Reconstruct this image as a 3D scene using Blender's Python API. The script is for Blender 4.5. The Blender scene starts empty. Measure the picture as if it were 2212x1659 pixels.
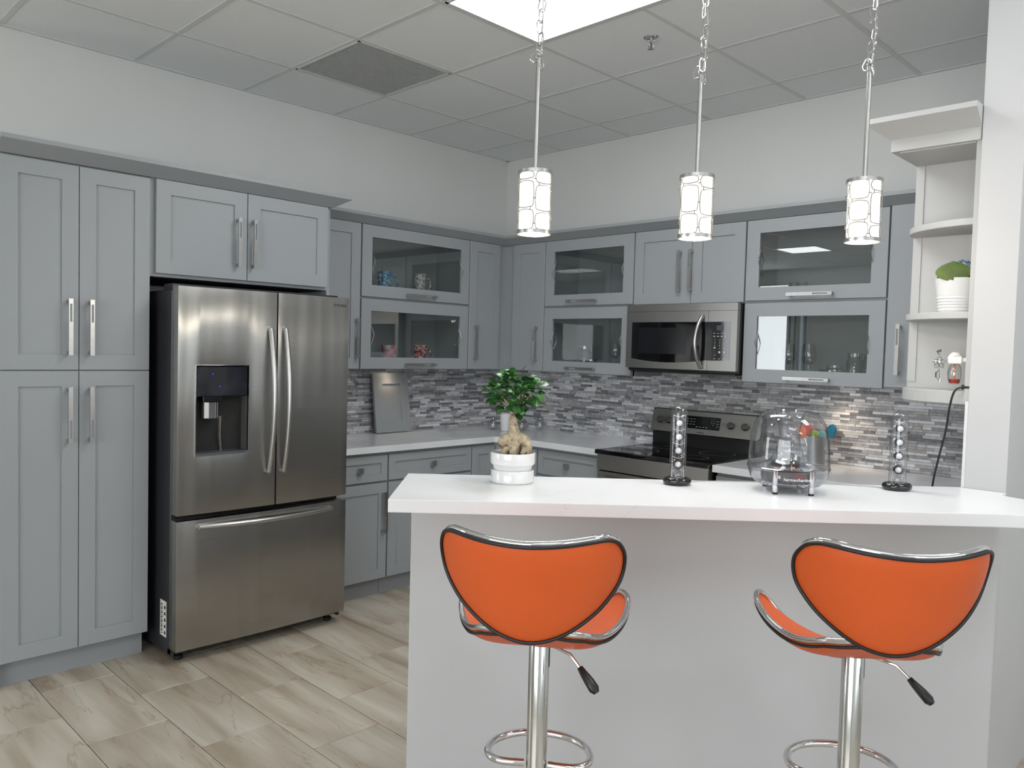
import bpy, bmesh, math, random
from mathutils import Vector, Matrix
PI = math.pi
random.seed(7)
S = bpy.context.scene
COL = S.collection

# ------------------------------------------------------------------ camera, light, exposure
cam_d = bpy.data.cameras.new('camera'); cam = bpy.data.objects.new('camera', cam_d); COL.objects.link(cam)
cam.matrix_world = Matrix(((0.7129044390710283, -0.04933136068600459, 0.6995238935202213, 4.41543),
                           (0.7007571749996667, 0.012301234224559397, -0.7132938113589932, -4.39176),
                           (0.026582747023377425, 0.9987067119477169, 0.043338909437955056, 1.5),
                           (0, 0, 0, 1)))
cam_d.sensor_width = 36.0; cam_d.lens = 27.69624; cam_d.clip_start = 0.02; cam_d.clip_end = 60
S.camera = cam
S.view_settings.view_transform = 'Standard'; S.view_settings.look = 'None'
S.view_settings.gamma = 1.0; S.view_settings.use_curve_mapping = False
S.view_settings.exposure = 0.15
S.cycles.transparent_max_bounces = 32; S.cycles.max_bounces = 12; S.cycles.diffuse_bounces = 6; S.cycles.glossy_bounces = 6
W = bpy.data.worlds.new('daylight'); S.world = W; W.use_nodes = True
bg = W.node_tree.nodes['Background']; bg.inputs[0].default_value = (0.80, 0.90, 1.0, 1); bg.inputs[1].default_value = 1.6

CH = 2.967           # ceiling height
PANEL = 14.0          # radiance of the fluorescent ceiling panels
WIN = 4.0            # radiance of daylight at the windows (area lights in the openings)

def area(name, loc, rot, sx, sy, radiance, color):
    l = bpy.data.lights.new(name, 'AREA'); l.shape = 'RECTANGLE'; l.size = sx; l.size_y = sy
    l.energy = radiance * sx * sy * PI; l.color = color
    o = bpy.data.objects.new(name, l); COL.objects.link(o); o.location = loc; o.rotation_euler = rot
    return o
DAY = (0.95, 0.98, 1.0)
area('daylight_rear', (4.9, -8.93, 1.55), (PI/2, 0, 0), 4.6, 1.9, WIN*1.25, DAY)
area('daylight_rear_far', (-2.38, -8.93, 1.65), (PI/2, 0, 0), 1.6, 2.1, WIN*1.5, DAY)
area('daylight_side', (8.43, -3.2, 1.55), (0, PI/2, 0), 1.9, 4.4, WIN*.22, DAY)

# ------------------------------------------------------------------ helpers
def tag(o, label=None, cat=None, group=None, kind=None):
    if label: o['label'] = label
    if cat: o['category'] = cat
    if group: o['group'] = group
    if kind: o['kind'] = kind
    return o
def empty(name, loc=(0, 0, 0), rz=0.0, label=None, cat=None, group=None, kind=None):
    o = bpy.data.objects.new(name, None); COL.objects.link(o)
    o.location = loc; o.rotation_euler = (0, 0, rz); o.empty_display_size = 0.05
    return tag(o, label, cat, group, kind)
def copy_tree(o, parent=None):
    c = o.copy(); COL.objects.link(c); c.parent = parent
    for ch in list(o.children): copy_tree(ch, c)
    return c

class MB:
    def __init__(s): s.v = []; s.f = []; s.m = []; s.cm = 0
    def mat(s, i): s.cm = i; return s
    def poly(s, pts):
        n = len(s.v); s.v += [tuple(p) for p in pts]; s.f.append(tuple(range(n, n+len(pts)))); s.m.append(s.cm); return s
    def raw(s, vs, fs):
        n = len(s.v); s.v += [tuple(p) for p in vs]
        for f in fs: s.f.append(tuple(i+n for i in f)); s.m.append(s.cm)
        return s
    def box(s, x0, x1, y0, y1, z0, z1):
        if x0 > x1: x0, x1 = x1, x0
        if y0 > y1: y0, y1 = y1, y0
        if z0 > z1: z0, z1 = z1, z0
        v = [(x0,y0,z0),(x1,y0,z0),(x1,y1,z0),(x0,y1,z0),(x0,y0,z1),(x1,y0,z1),(x1,y1,z1),(x0,y1,z1)]
        return s.raw(v, [(0,3,2,1),(4,5,6,7),(0,1,5,4),(1,2,6,5),(2,3,7,6),(3,0,4,7)])
    def prism(s, pts, z0, z1):           # pts counter-clockwise in xy
        n = len(pts); v = [(x, y, z0) for x, y in pts] + [(x, y, z1) for x, y in pts]
        f = [tuple(range(n-1, -1, -1)), tuple(range(n, 2*n))] + [(i, (i+1) % n, n+(i+1) % n, n+i) for i in range(n)]
        return s.raw(v, f)
    def lathe(s, prof, c=(0, 0), n=32, caps=True, a0=0, a1=2*PI):
        full = abs(a1-a0-2*PI) < 1e-6; m = n if full else n+1
        v = []; f = []
        for r, z in prof:
            for i in range(m):
                a = a0+(a1-a0)*i/n; v.append((c[0]+r*math.cos(a), c[1]+r*math.sin(a), z))
        for j in range(len(prof)-1):
            for i in range(n):
                i2 = (i+1) % m
                f.append((j*m+i, j*m+i2, (j+1)*m+i2, (j+1)*m+i))
        if caps and full:
            if prof[0][0] > 1e-5: f.append(tuple(range(m-1, -1, -1)))
            if prof[-1][0] > 1e-5: f.append(tuple((len(prof)-1)*m+i for i in range(m)))
        return s.raw(v, f)
    def tube(s, path, r, n=8, closed=False, sx=1.0, up=None):
        P = [Vector(p) for p in path]; N = len(P)
        R = r if isinstance(r, (list, tuple)) else [r]*N
        v = []; f = []; prev = None
        for i in range(N):
            if closed: t = P[(i+1) % N]-P[(i-1) % N]
            else: t = P[min(i+1, N-1)]-P[max(i-1, 0)]
            t.normalize()
            if prev is None:
                a = Vector(up) if up else (Vector((0, 0, 1)) if abs(t.z) < .9 else Vector((1, 0, 0)))
                a = (a-t*a.dot(t)).normalized()
            else:
                a = (prev-t*prev.dot(t)).normalized()
            prev = a; b = t.cross(a)
            for k in range(n):
                th = 2*PI*k/n; v.append(P[i]+R[i]*(math.cos(th)*a*sx+math.sin(th)*b))
        for i in range(N if closed else N-1):
            i2 = (i+1) % N
            for k in range(n): f.append((i*n+k, i*n+(k+1) % n, i2*n+(k+1) % n, i2*n+k))
        if not closed:
            f.append(tuple(range(n-1, -1, -1))); f.append(tuple((N-1)*n+k for k in range(n)))
        return s.raw(v, f)
    def cyl(s, a, b, r, n=16): return s.tube([a, b], r, n)
    def ball(s, c, r, n=12, m=8, sz=1.0):
        prof = [(max(r*math.sin(PI*j/m), 1e-6), c[2]-sz*r*math.cos(PI*j/m)) for j in range(m+1)]
        return s.lathe(prof, (c[0], c[1]), n, caps=False)
    def mesh(s, name, mats, smooth=False, bevel=0, seg=1, angle=40, merge=True):
        me = bpy.data.meshes.new(name)
        me.from_pydata([tuple(p) for p in s.v], [], s.f)
        for i, p in enumerate(me.polygons): p.material_index = s.m[i]
        bm = bmesh.new(); bm.from_mesh(me)
        if merge: bmesh.ops.remove_doubles(bm, verts=bm.verts, dist=1e-5)
        bmesh.ops.dissolve_degenerate(bm, edges=bm.edges, dist=1e-6)
        bmesh.ops.recalc_face_normals(bm, faces=bm.faces)
        if bevel:
            es = [e for e in bm.edges if len(e.link_faces) == 2 and e.calc_face_angle(0) > math.radians(30)]
            bmesh.ops.bevel(bm, geom=es, offset=bevel, segments=seg, profile=.7, affect='EDGES', clamp_overlap=True)
        if smooth:
            for f in bm.faces: f.smooth = True
            for e in bm.edges:
                if len(e.link_faces) == 2 and e.calc_face_angle(0) > math.radians(angle): e.smooth = False
        bm.to_mesh(me); bm.free()
        for m_ in (mats if isinstance(mats, (list, tuple)) else [mats]): me.materials.append(m_)
        return me
    def build(s, name, mats, parent=None, smooth=False, bevel=0, seg=1, angle=40, merge=True, **t):
        me = s.mesh(name, mats, smooth, bevel, seg, angle, merge)
        o = bpy.data.objects.new(name, me); COL.objects.link(o); o.parent = parent
        return tag(o, **t)
def inst(name, me, parent=None, loc=(0, 0, 0), rot=(0, 0, 0), scale=(1, 1, 1), **t):
    o = bpy.data.objects.new(name, me); COL.objects.link(o); o.parent = parent
    o.location = loc; o.rotation_euler = rot; o.scale = scale
    return tag(o, **t)
def recentre(o):
    me = o.data; xs = [v.co for v in me.vertices]
    c = Vector(((min(p.x for p in xs)+max(p.x for p in xs))/2, (min(p.y for p in xs)+max(p.y for p in xs))/2, min(p.z for p in xs)))
    me.transform(Matrix.Translation(-c)); o.location = o.location+c
    return o
def catmull(P, closed=False, n=6):
    N = len(P); out = []
    rng = range(N) if closed else range(N-1)
    for i in rng:
        g = (lambda k: P[k % N]) if closed else (lambda k: P[max(0, min(N-1, k))])
        p0, p1, p2, p3 = g(i-1), g(i), g(i+1), g(i+2)
        for q in range(n):
            t = q/n
            out.append(tuple(.5*((2*b)+(-a+c)*t+(2*a-5*b+4*c-d)*t*t+(-a+3*b-3*c+d)*t**3) for a, b, c, d in zip(p0, p1, p2, p3)))
    if not closed: out.append(tuple(P[-1]))
    return out

# ------------------------------------------------------------------ materials
def srgb(r, g, b): return tuple(((c/255)/12.92 if c/255 <= .04045 else ((c/255+.055)/1.055)**2.4) for c in (r, g, b))+(1,)
def M(name, col, rough=.5, metal=0.0, noise=None, bump=0.0, bscale=200, spec=None, coat=0.0, **kw):
    m = bpy.data.materials.new(name); m.use_nodes = True; nt = m.node_tree; b = nt.nodes['Principled BSDF']
    b.inputs['Base Color'].default_value = col; b.inputs['Roughness'].default_value = rough; b.inputs['Metallic'].default_value = metal
    if spec is not None: b.inputs['Specular IOR Level'].default_value = spec
    if coat: b.inputs['Coat Weight'].default_value = coat; b.inputs['Coat Roughness'].default_value = .08
    for k, v in kw.items(): b.inputs[k.replace('_', ' ')].default_value = v
    tc = nt.nodes.new('ShaderNodeTexCoord')
    if noise:
        sc, amt = noise
        n = nt.nodes.new('ShaderNodeTexNoise'); n.inputs['Scale'].default_value = sc; n.inputs['Detail'].default_value = 5
        nt.links.new(tc.outputs['Object'], n.inputs['Vector'])
        mr = nt.nodes.new('ShaderNodeMapRange'); mr.inputs['From Min'].default_value = .3; mr.inputs['From Max'].default_value = .7
        mr.inputs['To Min'].default_value = 1-amt; mr.inputs['To Max'].default_value = 1+amt
        nt.links.new(n.outputs['Fac'], mr.inputs['Value'])
        mx = nt.nodes.new('ShaderNodeMix'); mx.data_type = 'RGBA'; mx.blend_type = 'MULTIPLY'; mx.inputs[0].default_value = 1
        mx.inputs[6].default_value = col; nt.links.new(mr.outputs[0], mx.inputs[7]); nt.links.new(mx.outputs[2], b.inputs['Base Color'])
    if bump:
        n = nt.nodes.new('ShaderNodeTexNoise'); n.inputs['Scale'].default_value = bscale; n.inputs['Detail'].default_value = 3
        nt.links.new(tc.outputs['Object'], n.inputs['Vector'])
        bp = nt.nodes.new('ShaderNodeBump'); bp.inputs['Strength'].default_value = bump; bp.inputs['Distance'].default_value = .002
        nt.links.new(n.outputs['Fac'], bp.inputs['Height']); nt.links.new(bp.outputs[0], b.inputs['Normal'])
    return m
def emis(name, col, strength):
    m = bpy.data.materials.new(name); m.use_nodes = True; nt = m.node_tree; nt.nodes.clear()
    e = nt.nodes.new('ShaderNodeEmission'); e.inputs[0].default_value = col; e.inputs[1].default_value = strength
    o = nt.nodes.new('ShaderNodeOutputMaterial'); nt.links.new(e.outputs[0], o.inputs[0]); return m
def thin_glass(name, tint=(1, 1, 1, 1), refl=1.0, ior=1.5, edge=0.0, rough=0.0, cap=.6):
    m = bpy.data.materials.new(name); m.use_nodes = True; nt = m.node_tree; nt.nodes.clear()
    fr = nt.nodes.new('ShaderNodeFresnel'); fr.inputs[0].default_value = ior
    ge = nt.nodes.new('ShaderNodeNewGeometry'); io = nt.nodes.new('ShaderNodeMapRange')      # same reflectance on both faces of a thin wall
    io.inputs['To Min'].default_value = ior; io.inputs['To Max'].default_value = 1/ior
    nt.links.new(ge.outputs['Backfacing'], io.inputs['Value']); nt.links.new(io.outputs[0], fr.inputs[0])
    m0 = nt.nodes.new('ShaderNodeMath'); m0.operation = 'MULTIPLY'; m0.inputs[1].default_value = refl
    nt.links.new(fr.outputs[0], m0.inputs[0])
    mu = nt.nodes.new('ShaderNodeMath'); mu.operation = 'MINIMUM'; mu.inputs[1].default_value = cap; nt.links.new(m0.outputs[0], mu.inputs[0])
    t = nt.nodes.new('ShaderNodeBsdfTransparent'); t.inputs[0].default_value = tint
    if edge:
        lw = nt.nodes.new('ShaderNodeLayerWeight'); lw.inputs[0].default_value = .35
        mc = nt.nodes.new('ShaderNodeMix'); mc.data_type = 'RGBA'; mc.inputs[6].default_value = tint
        mc.inputs[7].default_value = tuple(c*(1-edge) for c in tint[:3])+(1,)
        nt.links.new(lw.outputs['Facing'], mc.inputs[0]); nt.links.new(mc.outputs[2], t.inputs[0])
    g = nt.nodes.new('ShaderNodeBsdfGlossy'); g.inputs['Roughness'].default_value = rough
    mx = nt.nodes.new('ShaderNodeMixShader'); o = nt.nodes.new('ShaderNodeOutputMaterial')
    nt.links.new(mu.outputs[0], mx.inputs[0]); nt.links.new(t.outputs[0], mx.inputs[1]); nt.links.new(g.outputs[0], mx.inputs[2])
    nt.links.new(mx.outputs[0], o.inputs[0]); return m
def steel_mat(name, col, rough=.29, aniso=.95, wave=.35):
    m = M(name, col, rough, 1.0); nt = m.node_tree; b = nt.nodes['Principled BSDF']
    b.inputs['Anisotropic'].default_value = aniso
    tg = nt.nodes.new('ShaderNodeTangent'); tg.direction_type = 'RADIAL'; tg.axis = 'Z'
    nt.links.new(tg.outputs[0], b.inputs['Tangent']); b.inputs['Anisotropic Rotation'].default_value = 0.0
    tc = nt.nodes.new('ShaderNodeTexCoord'); mp = nt.nodes.new('ShaderNodeMapping'); mp.inputs['Scale'].default_value = (3, 3, 900)
    n = nt.nodes.new('ShaderNodeTexNoise'); n.inputs['Scale'].default_value = 1; n.inputs['Detail'].default_value = 2
    nt.links.new(tc.outputs['Object'], mp.inputs[0]); nt.links.new(mp.outputs[0], n.inputs['Vector'])
    mr = nt.nodes.new('ShaderNodeMapRange'); mr.inputs['To Min'].default_value = rough-.02; mr.inputs['To Max'].default_value = rough+.03
    nt.links.new(n.outputs['Fac'], mr.inputs['Value']); nt.links.new(mr.outputs[0], b.inputs['Roughness'])
    mp2 = nt.nodes.new('ShaderNodeMapping'); mp2.inputs['Scale'].default_value = (9, 9, .5)
    n2 = nt.nodes.new('ShaderNodeTexNoise'); n2.inputs['Scale'].default_value = 1; n2.inputs['Detail'].default_value = 1
    nt.links.new(tc.outputs['Object'], mp2.inputs[0]); nt.links.new(mp2.outputs[0], n2.inputs['Vector'])
    bp = nt.nodes.new('ShaderNodeBump'); bp.inputs['Strength'].default_value = wave; bp.inputs['Distance'].default_value = .02
    nt.links.new(n2.outputs['Fac'], bp.inputs['Height']); nt.links.new(bp.outputs[0], b.inputs['Normal'])
    return m
def ramp_mat(name, stops, scale, rough, dist=(1, 1, 1), rotz=0, detail=6, distort=0.0, rand=False, vein=None, bump=0, coords='Object', metal=0, var=.0, spec=.5):
    m = bpy.data.materials.new(name); m.use_nodes = True; nt = m.node_tree; b = nt.nodes['Principled BSDF']
    b.inputs['Roughness'].default_value = rough; b.inputs['Specular IOR Level'].default_value = spec
    src = nt.nodes.new('ShaderNodeNewGeometry').outputs['Position'] if coords == 'World' else nt.nodes.new('ShaderNodeTexCoord').outputs[coords]
    if rand:
        oi = nt.nodes.new('ShaderNodeObjectInfo'); sc = nt.nodes.new('ShaderNodeVectorMath'); sc.operation = 'SCALE'; sc.inputs[0].default_value = (31, 17, 23)
        nt.links.new(oi.outputs['Random'], sc.inputs['Scale'])
        ad = nt.nodes.new('ShaderNodeVectorMath'); ad.operation = 'ADD'; nt.links.new(src, ad.inputs[0]); nt.links.new(sc.outputs[0], ad.inputs[1]); src = ad.outputs[0]
    mp = nt.nodes.new('ShaderNodeMapping'); mp.inputs['Scale'].default_value = dist; mp.inputs['Rotation'].default_value = (0, 0, rotz)
    nt.links.new(src, mp.inputs[0])
    n = nt.nodes.new('ShaderNodeTexNoise'); n.inputs['Scale'].default_value = scale; n.inputs['Detail'].default_value = detail; n.inputs['Distortion'].default_value = distort
    nt.links.new(mp.outputs[0], n.inputs['Vector'])
    cr = nt.nodes.new('ShaderNodeValToRGB')
    while len(cr.color_ramp.elements) > 1: cr.color_ramp.elements.remove(cr.color_ramp.elements[0])
    for i, (p, c) in enumerate(stops):
        e = cr.color_ramp.elements[0] if i == 0 else cr.color_ramp.elements.new(p)
        e.position = p; e.color = c
    nt.links.new(n.outputs['Fac'], cr.inputs[0]); out = cr.outputs[0]
    if vein:
        vs, vc, vw, vd = vein          # scale, colour, width, strength
        n2 = nt.nodes.new('ShaderNodeTexNoise'); n2.inputs['Scale'].default_value = vs; n2.inputs['Detail'].default_value = 6; n2.inputs['Distortion'].default_value = .5
        nt.links.new(mp.outputs[0], n2.inputs['Vector'])
        sb = nt.nodes.new('ShaderNodeMath'); sb.operation = 'SUBTRACT'; sb.inputs[1].default_value = .5; nt.links.new(n2.outputs['Fac'], sb.inputs[0])
        ab = nt.nodes.new('ShaderNodeMath'); ab.operation = 'ABSOLUTE'; nt.links.new(sb.outputs[0], ab.inputs[0])
        mr = nt.nodes.new('ShaderNodeMapRange'); mr.inputs['From Min'].default_value = 0; mr.inputs['From Max'].default_value = vw
        mr.inputs['To Min'].default_value = vd; mr.inputs['To Max'].default_value = 0; nt.links.new(ab.outputs[0], mr.inputs['Value'])
        mx = nt.nodes.new('ShaderNodeMix'); mx.data_type = 'RGBA'; nt.links.new(mr.outputs[0], mx.inputs[0]); nt.links.new(out, mx.inputs[6]); mx.inputs[7].default_value = vc
        out = mx.outputs[2]
    if rand and var:
        mr = nt.nodes.new('ShaderNodeMapRange'); mr.inputs['To Min'].default_value = 1-var; mr.inputs['To Max'].default_value = 1+var
        nt.links.new(oi.outputs['Random'], mr.inputs['Value'])
        mx = nt.nodes.new('ShaderNodeMix'); mx.data_type = 'RGBA'; mx.blend_type = 'MULTIPLY'; mx.inputs[0].default_value = 1
        nt.links.new(out, mx.inputs[6]); nt.links.new(mr.outputs[0], mx.inputs[7]); out = mx.outputs[2]
    nt.links.new(out, b.inputs['Base Color'])
    if bump:
        bp = nt.nodes.new('ShaderNodeBump'); bp.inputs['Strength'].default_value = bump; bp.inputs['Distance'].default_value = .003
        nt.links.new(n.outputs['Fac'], bp.inputs['Height']); nt.links.new(bp.outputs[0], b.inputs['Normal'])
    return m

m_wall = M('white wall paint', srgb(212, 213, 211), .75, noise=(3, .012), bump=.08, bscale=300)
m_white = M('fresh white paint', srgb(185, 185, 186), .6, noise=(3, .01), bump=.06, bscale=300)
m_cab = M('grey cabinet paint', srgb(147, 151, 154), .42, noise=(2.5, .015), bump=.03, bscale=400)
m_cabin = M('grey cabinet interior', srgb(150, 154, 156), .55, noise=(3, .02))
m_gap_shade = M('painted gap shade', srgb(38, 40, 42), .8, noise=(20, .1))
m_ctile = M('ceiling tile board', srgb(228, 231, 232), .9, noise=(220, .03), bump=.35, bscale=260)
m_grid = M('ceiling grid metal', srgb(206, 209, 208), .5, noise=(5, .02))
m_quartz = ramp_mat('white quartz', [(.3, srgb(218, 219, 221)), (.7, srgb(226, 227, 229))], 2.5, .3, vein=(2.4, srgb(170, 168, 168), .0012, .4), coords='World')
m_counter = ramp_mat('pale grey quartz', [(.3, srgb(206, 208, 210)), (.7, srgb(222, 224, 226))], 3, .16, coords='World')
m_steel = steel_mat('brushed steel', srgb(164, 162, 158), .28, .85, .5)
m_steel2 = steel_mat('brushed steel of small appliances', srgb(160, 158, 155), .3, .5, .05)
m_nickel = M('satin nickel', srgb(184, 183, 181), .3, 1.0, noise=(40, .04))
m_latt = M('darkened nickel lattice', srgb(150, 148, 143), .4, .8, noise=(40, .04))
m_chrome = M('chrome', srgb(222, 222, 224), .06, 1.0, noise=(8, .02))
m_chromed = M('chrome post', srgb(200, 200, 198), .14, 1.0, noise=(8, .03))
m_orange = M('orange leatherette', srgb(204, 86, 30), .46, noise=(6, .03), bump=.12, bscale=500)
m_black = M('black plastic', srgb(18, 18, 20), .35, noise=(20, .1))
m_pipe = M('black piping', srgb(24, 18, 22), .45, noise=(40, .1))
m_gloss = M('glossy black', srgb(10, 10, 12), .06, noise=(10, .1), coat=.5)
m_bglass = M('black appliance glass', srgb(14, 14, 17), .05, noise=(10, .1))
m_dgrey = M('dark grey side metal', srgb(62, 63, 66), .4, .4, noise=(10, .05))
m_rubber = M('black rubber', srgb(22, 22, 22), .7, noise=(30, .1))
m_ceramic = M('white glazed ceramic', srgb(222, 222, 222), .16, noise=(6, .01), coat=.4)
m_plastic = M('white plastic', srgb(232, 230, 224), .3, noise=(6, .02))
m_mark = M('pale print', srgb(190, 190, 188), .6, noise=(10, .02))
m_ink = M('dark print', srgb(40, 40, 42), .6, noise=(10, .02))
m_glass = thin_glass('clear pane', (.86, .88, .88, 1), 1.9)
m_acry = thin_glass('clear acrylic', (.975, .98, .99, 1), 1.8, 1.5, edge=.24, cap=.5)
m_acry2 = thin_glass('inner clear acrylic', (.95, .96, .985, 1), 2.0, 1.5, edge=.34, cap=.5)
m_gware = thin_glass('clear glassware', (.96, .975, .975, 1), 3.0, 1.5, edge=.38, cap=.7)
m_panel = emis('lit diffuser', (.965, .985, 1.0, 1), PANEL)
m_panel2 = emis('lit diffuser of the far panels', (.965, .985, 1.0, 1), PANEL*.55)
m_shade = emis('lit opal glass', (1.0, .95, .82, 1), 1.7)
m_puck = emis('lit puck lens', (1.0, .84, .62, 1), 14.0)
m_led = emis('blue indicator', (.03, .02, 1, 1), 2.5)
m_soil = M('dark potting soil', srgb(46, 32, 26), .95, noise=(120, .5), bump=.8, bscale=150)
m_bark = ramp_mat('pale ficus bark', [(.34, srgb(92, 72, 54)), (.42, srgb(158, 142, 116)), (.7, srgb(196, 182, 156))], 60, .7, bump=.5, detail=8)
m_leaf = ramp_mat('glossy ficus leaf', [(.3, srgb(30, 72, 34)), (.7, srgb(66, 118, 56))], 12, .28, rand=True, var=.35)
m_hleaf = ramp_mat('hydrangea leaf', [(.3, srgb(62, 82, 30)), (.7, srgb(92, 110, 40))], 18, .55, bump=.3)
m_hblue = ramp_mat('blue petals', [(.3, srgb(78, 122, 170)), (.7, srgb(158, 194, 222))], 60, .7)
m_sole = M('travertine slab under tiles', srgb(118, 104, 88), .8, noise=(8, .1))
m_ftile = ramp_mat('veined beige porcelain', [(.28, srgb(146, 131, 113)), (.42, srgb(168, 156, 139)), (.55, srgb(184, 175, 160)), (.72, srgb(200, 193, 181))], 1.9, .34,
                   dist=(.7, 4.6, 1), rotz=.20, detail=8, distort=.35, rand=True, vein=(1.5, srgb(132, 108, 84), .010, .5), coords='World', var=.05, bump=.05)
MOS = [ramp_mat('mosaic %s stone' % n, [(.3, srgb(*a)), (.7, srgb(*b))], 45, .42, coords='World', detail=6, rand=False)
       for n, a, b in (('charcoal', (108, 109, 114), (138, 139, 144)), ('mid grey', (140, 141, 146), (168, 169, 173)), ('warm grey', (164, 162, 162), (192, 190, 190)),
                       ('pale', (186, 187, 191), (214, 215, 219)), ('white', (212, 213, 217), (234, 235, 238)))]
m_grout = M('mosaic backing', srgb(128, 128, 130), .9, noise=(60, .06))
m_carp = M('grey office carpet', srgb(120, 122, 124), .95, noise=(60, .15))

# ------------------------------------------------------------------ room shell
CORX, CORY = 3.65, -1.392
b = MB(); b.box(-3.6, 8.6, -9.1, .12, -.12, -.010); floor = b.build('floor', m_sole, kind='structure')
TLX, TLY = .588, .2965
tm = MB().box(0, TLX-.003, 0, TLY-.003, -.012, 0).mesh('floor_tile', m_ftile, bevel=.0012)
xs0 = {0: 1.035, 1: 1.324}
rest = MB()
for k in range(-19, 12):                                   # k = 0 is the row from y=-3.132 to y=-2.836
    y = -3.132+k*TLY
    if y > -.02: continue
    off = xs0[k % 2]
    for i in range(-8, 13):
        x = off+i*TLX
        if x > 8.5 or x < -3.6: continue
        if -.45 < x < 5.3 and y > -5.3:
            if CORX < x+TLX/2 < 99 and y > -1.3 and x > 4.6: rest.box(x, x+TLX-.003, y, y+TLY-.003, -.012, 0); continue
            inst('tile', tm, floor, (x, y, 0))
        else: rest.box(x, x+TLX-.003, y, y+TLY-.003, -.012, 0)
rest.build('tile_field', m_ftile, floor, kind='stuff', merge=False)

wl = MB().box(-.15, 0, -3.62, .12, 0, CH+.3).build('wall_left', m_wall, kind='structure')
wb = MB().box(-.15, 8.6, 0, .12, 0, CH+.3).build('wall_back', m_wall, kind='structure')
wr = MB().box(CORX, CORX+.125, CORY, 0, 0, CH+.3).build('wall_right', m_white, kind='structure', bevel=.004, seg=2)
MB().box(-3.6, -.15, -3.75, -3.62, 0, CH+.3).build('wall_side', m_wall, kind='structure')
# far walls of the room, with their window openings
b = MB()
b.box(-3.6, 8.6, -9.1, -9.0, 2.75, CH+.3)
b.box(-3.6, -3.2, -9.1, -9.0, 0, 2.75); b.box(-3.2, -1.57, -9.1, -9.0, 0, .55); b.box(-1.57, -1.45, -9.1, -9.0, 0, 2.75)
b.box(-1.30, 2.55, -9.1, -9.0, 0, 2.75); b.box(2.55, 7.25, -9.1, -9.0, 0, .55); b.box(2.55, 7.25, -9.1, -9.0, 2.55, 2.75); b.box(7.25, 8.6, -9.1, -9.0, 0, 2.75)
b.build('wall_rear', m_wall, kind='structure')
MB().box(-3.7, -3.6, -9.1, -3.62, 0, CH+.3).build('wall_far_left', m_wall, kind='structure')
b = MB()
b.box(8.5, 8.6, -9.1, -5.5, 0, CH+.3); b.box(8.5, 8.6, -.95, .12, 0, CH+.3); b.box(8.5, 8.6, -5.5, -.95, 0, .55); b.box(8.5, 8.6, -5.5, -.95, 2.55, CH+.3)
b.build('wall_far_right', m_wall, kind='structure')
def window(name, x0, x1, y0, y1, z0, z1, n, axis):
    f = empty(name, ((x0+x1)/2, (y0+y1)/2, z0), kind='structure')
    m = MB(); L = (x1-x0) if axis == 'x' else (y1-y0)
    for i in range(n+1):
        c = -L/2+L*i/n
        if axis == 'x': m.box(c-.03, c+.03, -.05, .05, 0, z1-z0)
        else: m.box(-.05, .05, c-.03, c+.03, 0, z1-z0)
    for z in (0, z1-z0-.06):
        if axis == 'x': m.box(-L/2, L/2, -.05, .05, z, z+.06)
        else: m.box(-.05, .05, -L/2, L/2, z, z+.06)
    m.build('window_frame', m_white, f)
    g = MB()
    if axis == 'x': g.box(-L/2, L/2, -.03, -.024, .03, z1-z0-.03)
    else: g.box(.024, .03, -L/2, L/2, .03, z1-z0-.03)
    g.build('pane', m_glass, f)
window('window_1', -3.2, -1.57, -9.05, -9.05, .55, 2.75, 1, 'x')
window('window_2', -1.45, -1.30, -9.05, -9.05, 0.1, 2.75, 1, 'x')
window('window_3', 2.55, 7.25, -9.05, -9.05, .55, 2.55, 4, 'x')
window('window_4', 8.55, 8.55, -5.5, -.95, .55, 2.55, 4, 'y')

# suspended ceiling: slab, grid, tiles
CX0, CY0, T = .559, -2.195, .6096        # grid origin
ceil = MB().box(-3.7, 8.6, -9.1, .12, CH+.03, CH+.12).build('ceiling', m_ctile, kind='structure')
g = MB()
i0, i1, j0, j1 = -6, 13, -11, 3
PAIRS = {(2, 0), (6, -4), (10, -4), (7, -9), (6, 0)}          # first cell of each two-cell light
for i in range(i0, i1+1):
    x = CX0+i*T; y = -9.0
    for j in sorted(jj for (ii, jj) in PAIRS if ii == i-1):
        g.box(x-.012, x+.012, y, CY0+j*T, CH-.001, CH+.02); y = CY0+j*T+T
    g.box(x-.012, x+.012, y, 0, CH-.001, CH+.02)
for j in range(j0, j1+1):
    y = CY0+j*T; g.box(-3.6, 8.5, y-.012, y+.012, CH, CH+.02)
g.box(0, .022, -3.62, 0, CH-.002, CH+.02); g.box(0, 8.5, -.022, 0, CH-.002, CH+.02)
g.build('ceiling_grid', m_grid, ceil, merge=False)
tm = MB().box(.012, T-.012, .012, T-.012, .002, .022).mesh('ceiling_tile', m_ctile)
lights = {(2, 0): 1, (3, 0): 1, (6, -4): 1, (7, -4): 1, (10, -4): 1, (11, -4): 1, (7, -9): 1, (8, -9): 1, (-2, -8): 1, (6, 0): 1, (7, 0): 1}
cnt = 0
for i in range(-1, 10):
    for j in range(-9, 4):
        if (i, j) in lights or (i, j) == (0, 0): continue
        x, y = CX0+i*T, CY0+j*T
        if x >= 0-1e-6 and y+T <= 0:
            inst('ceiling_tile', tm, ceil, (x, y, CH)); cnt += 1
        elif i == -1 and y > -3.6:
            x1 = min(y+T, 0)
            MB().box(.012, CX0-.012, max(y, -3.6)+.012, x1-.012, CH+.002, CH+.022).build('ceiling_tile', m_ctile, ceil)
        elif j == 3 and x >= 0:
            MB().box(x+.012, x+T-.012, y+.012, -.012, CH+.002, CH+.022).build('ceiling_tile', m_ctile, ceil)
r2 = MB()
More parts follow.
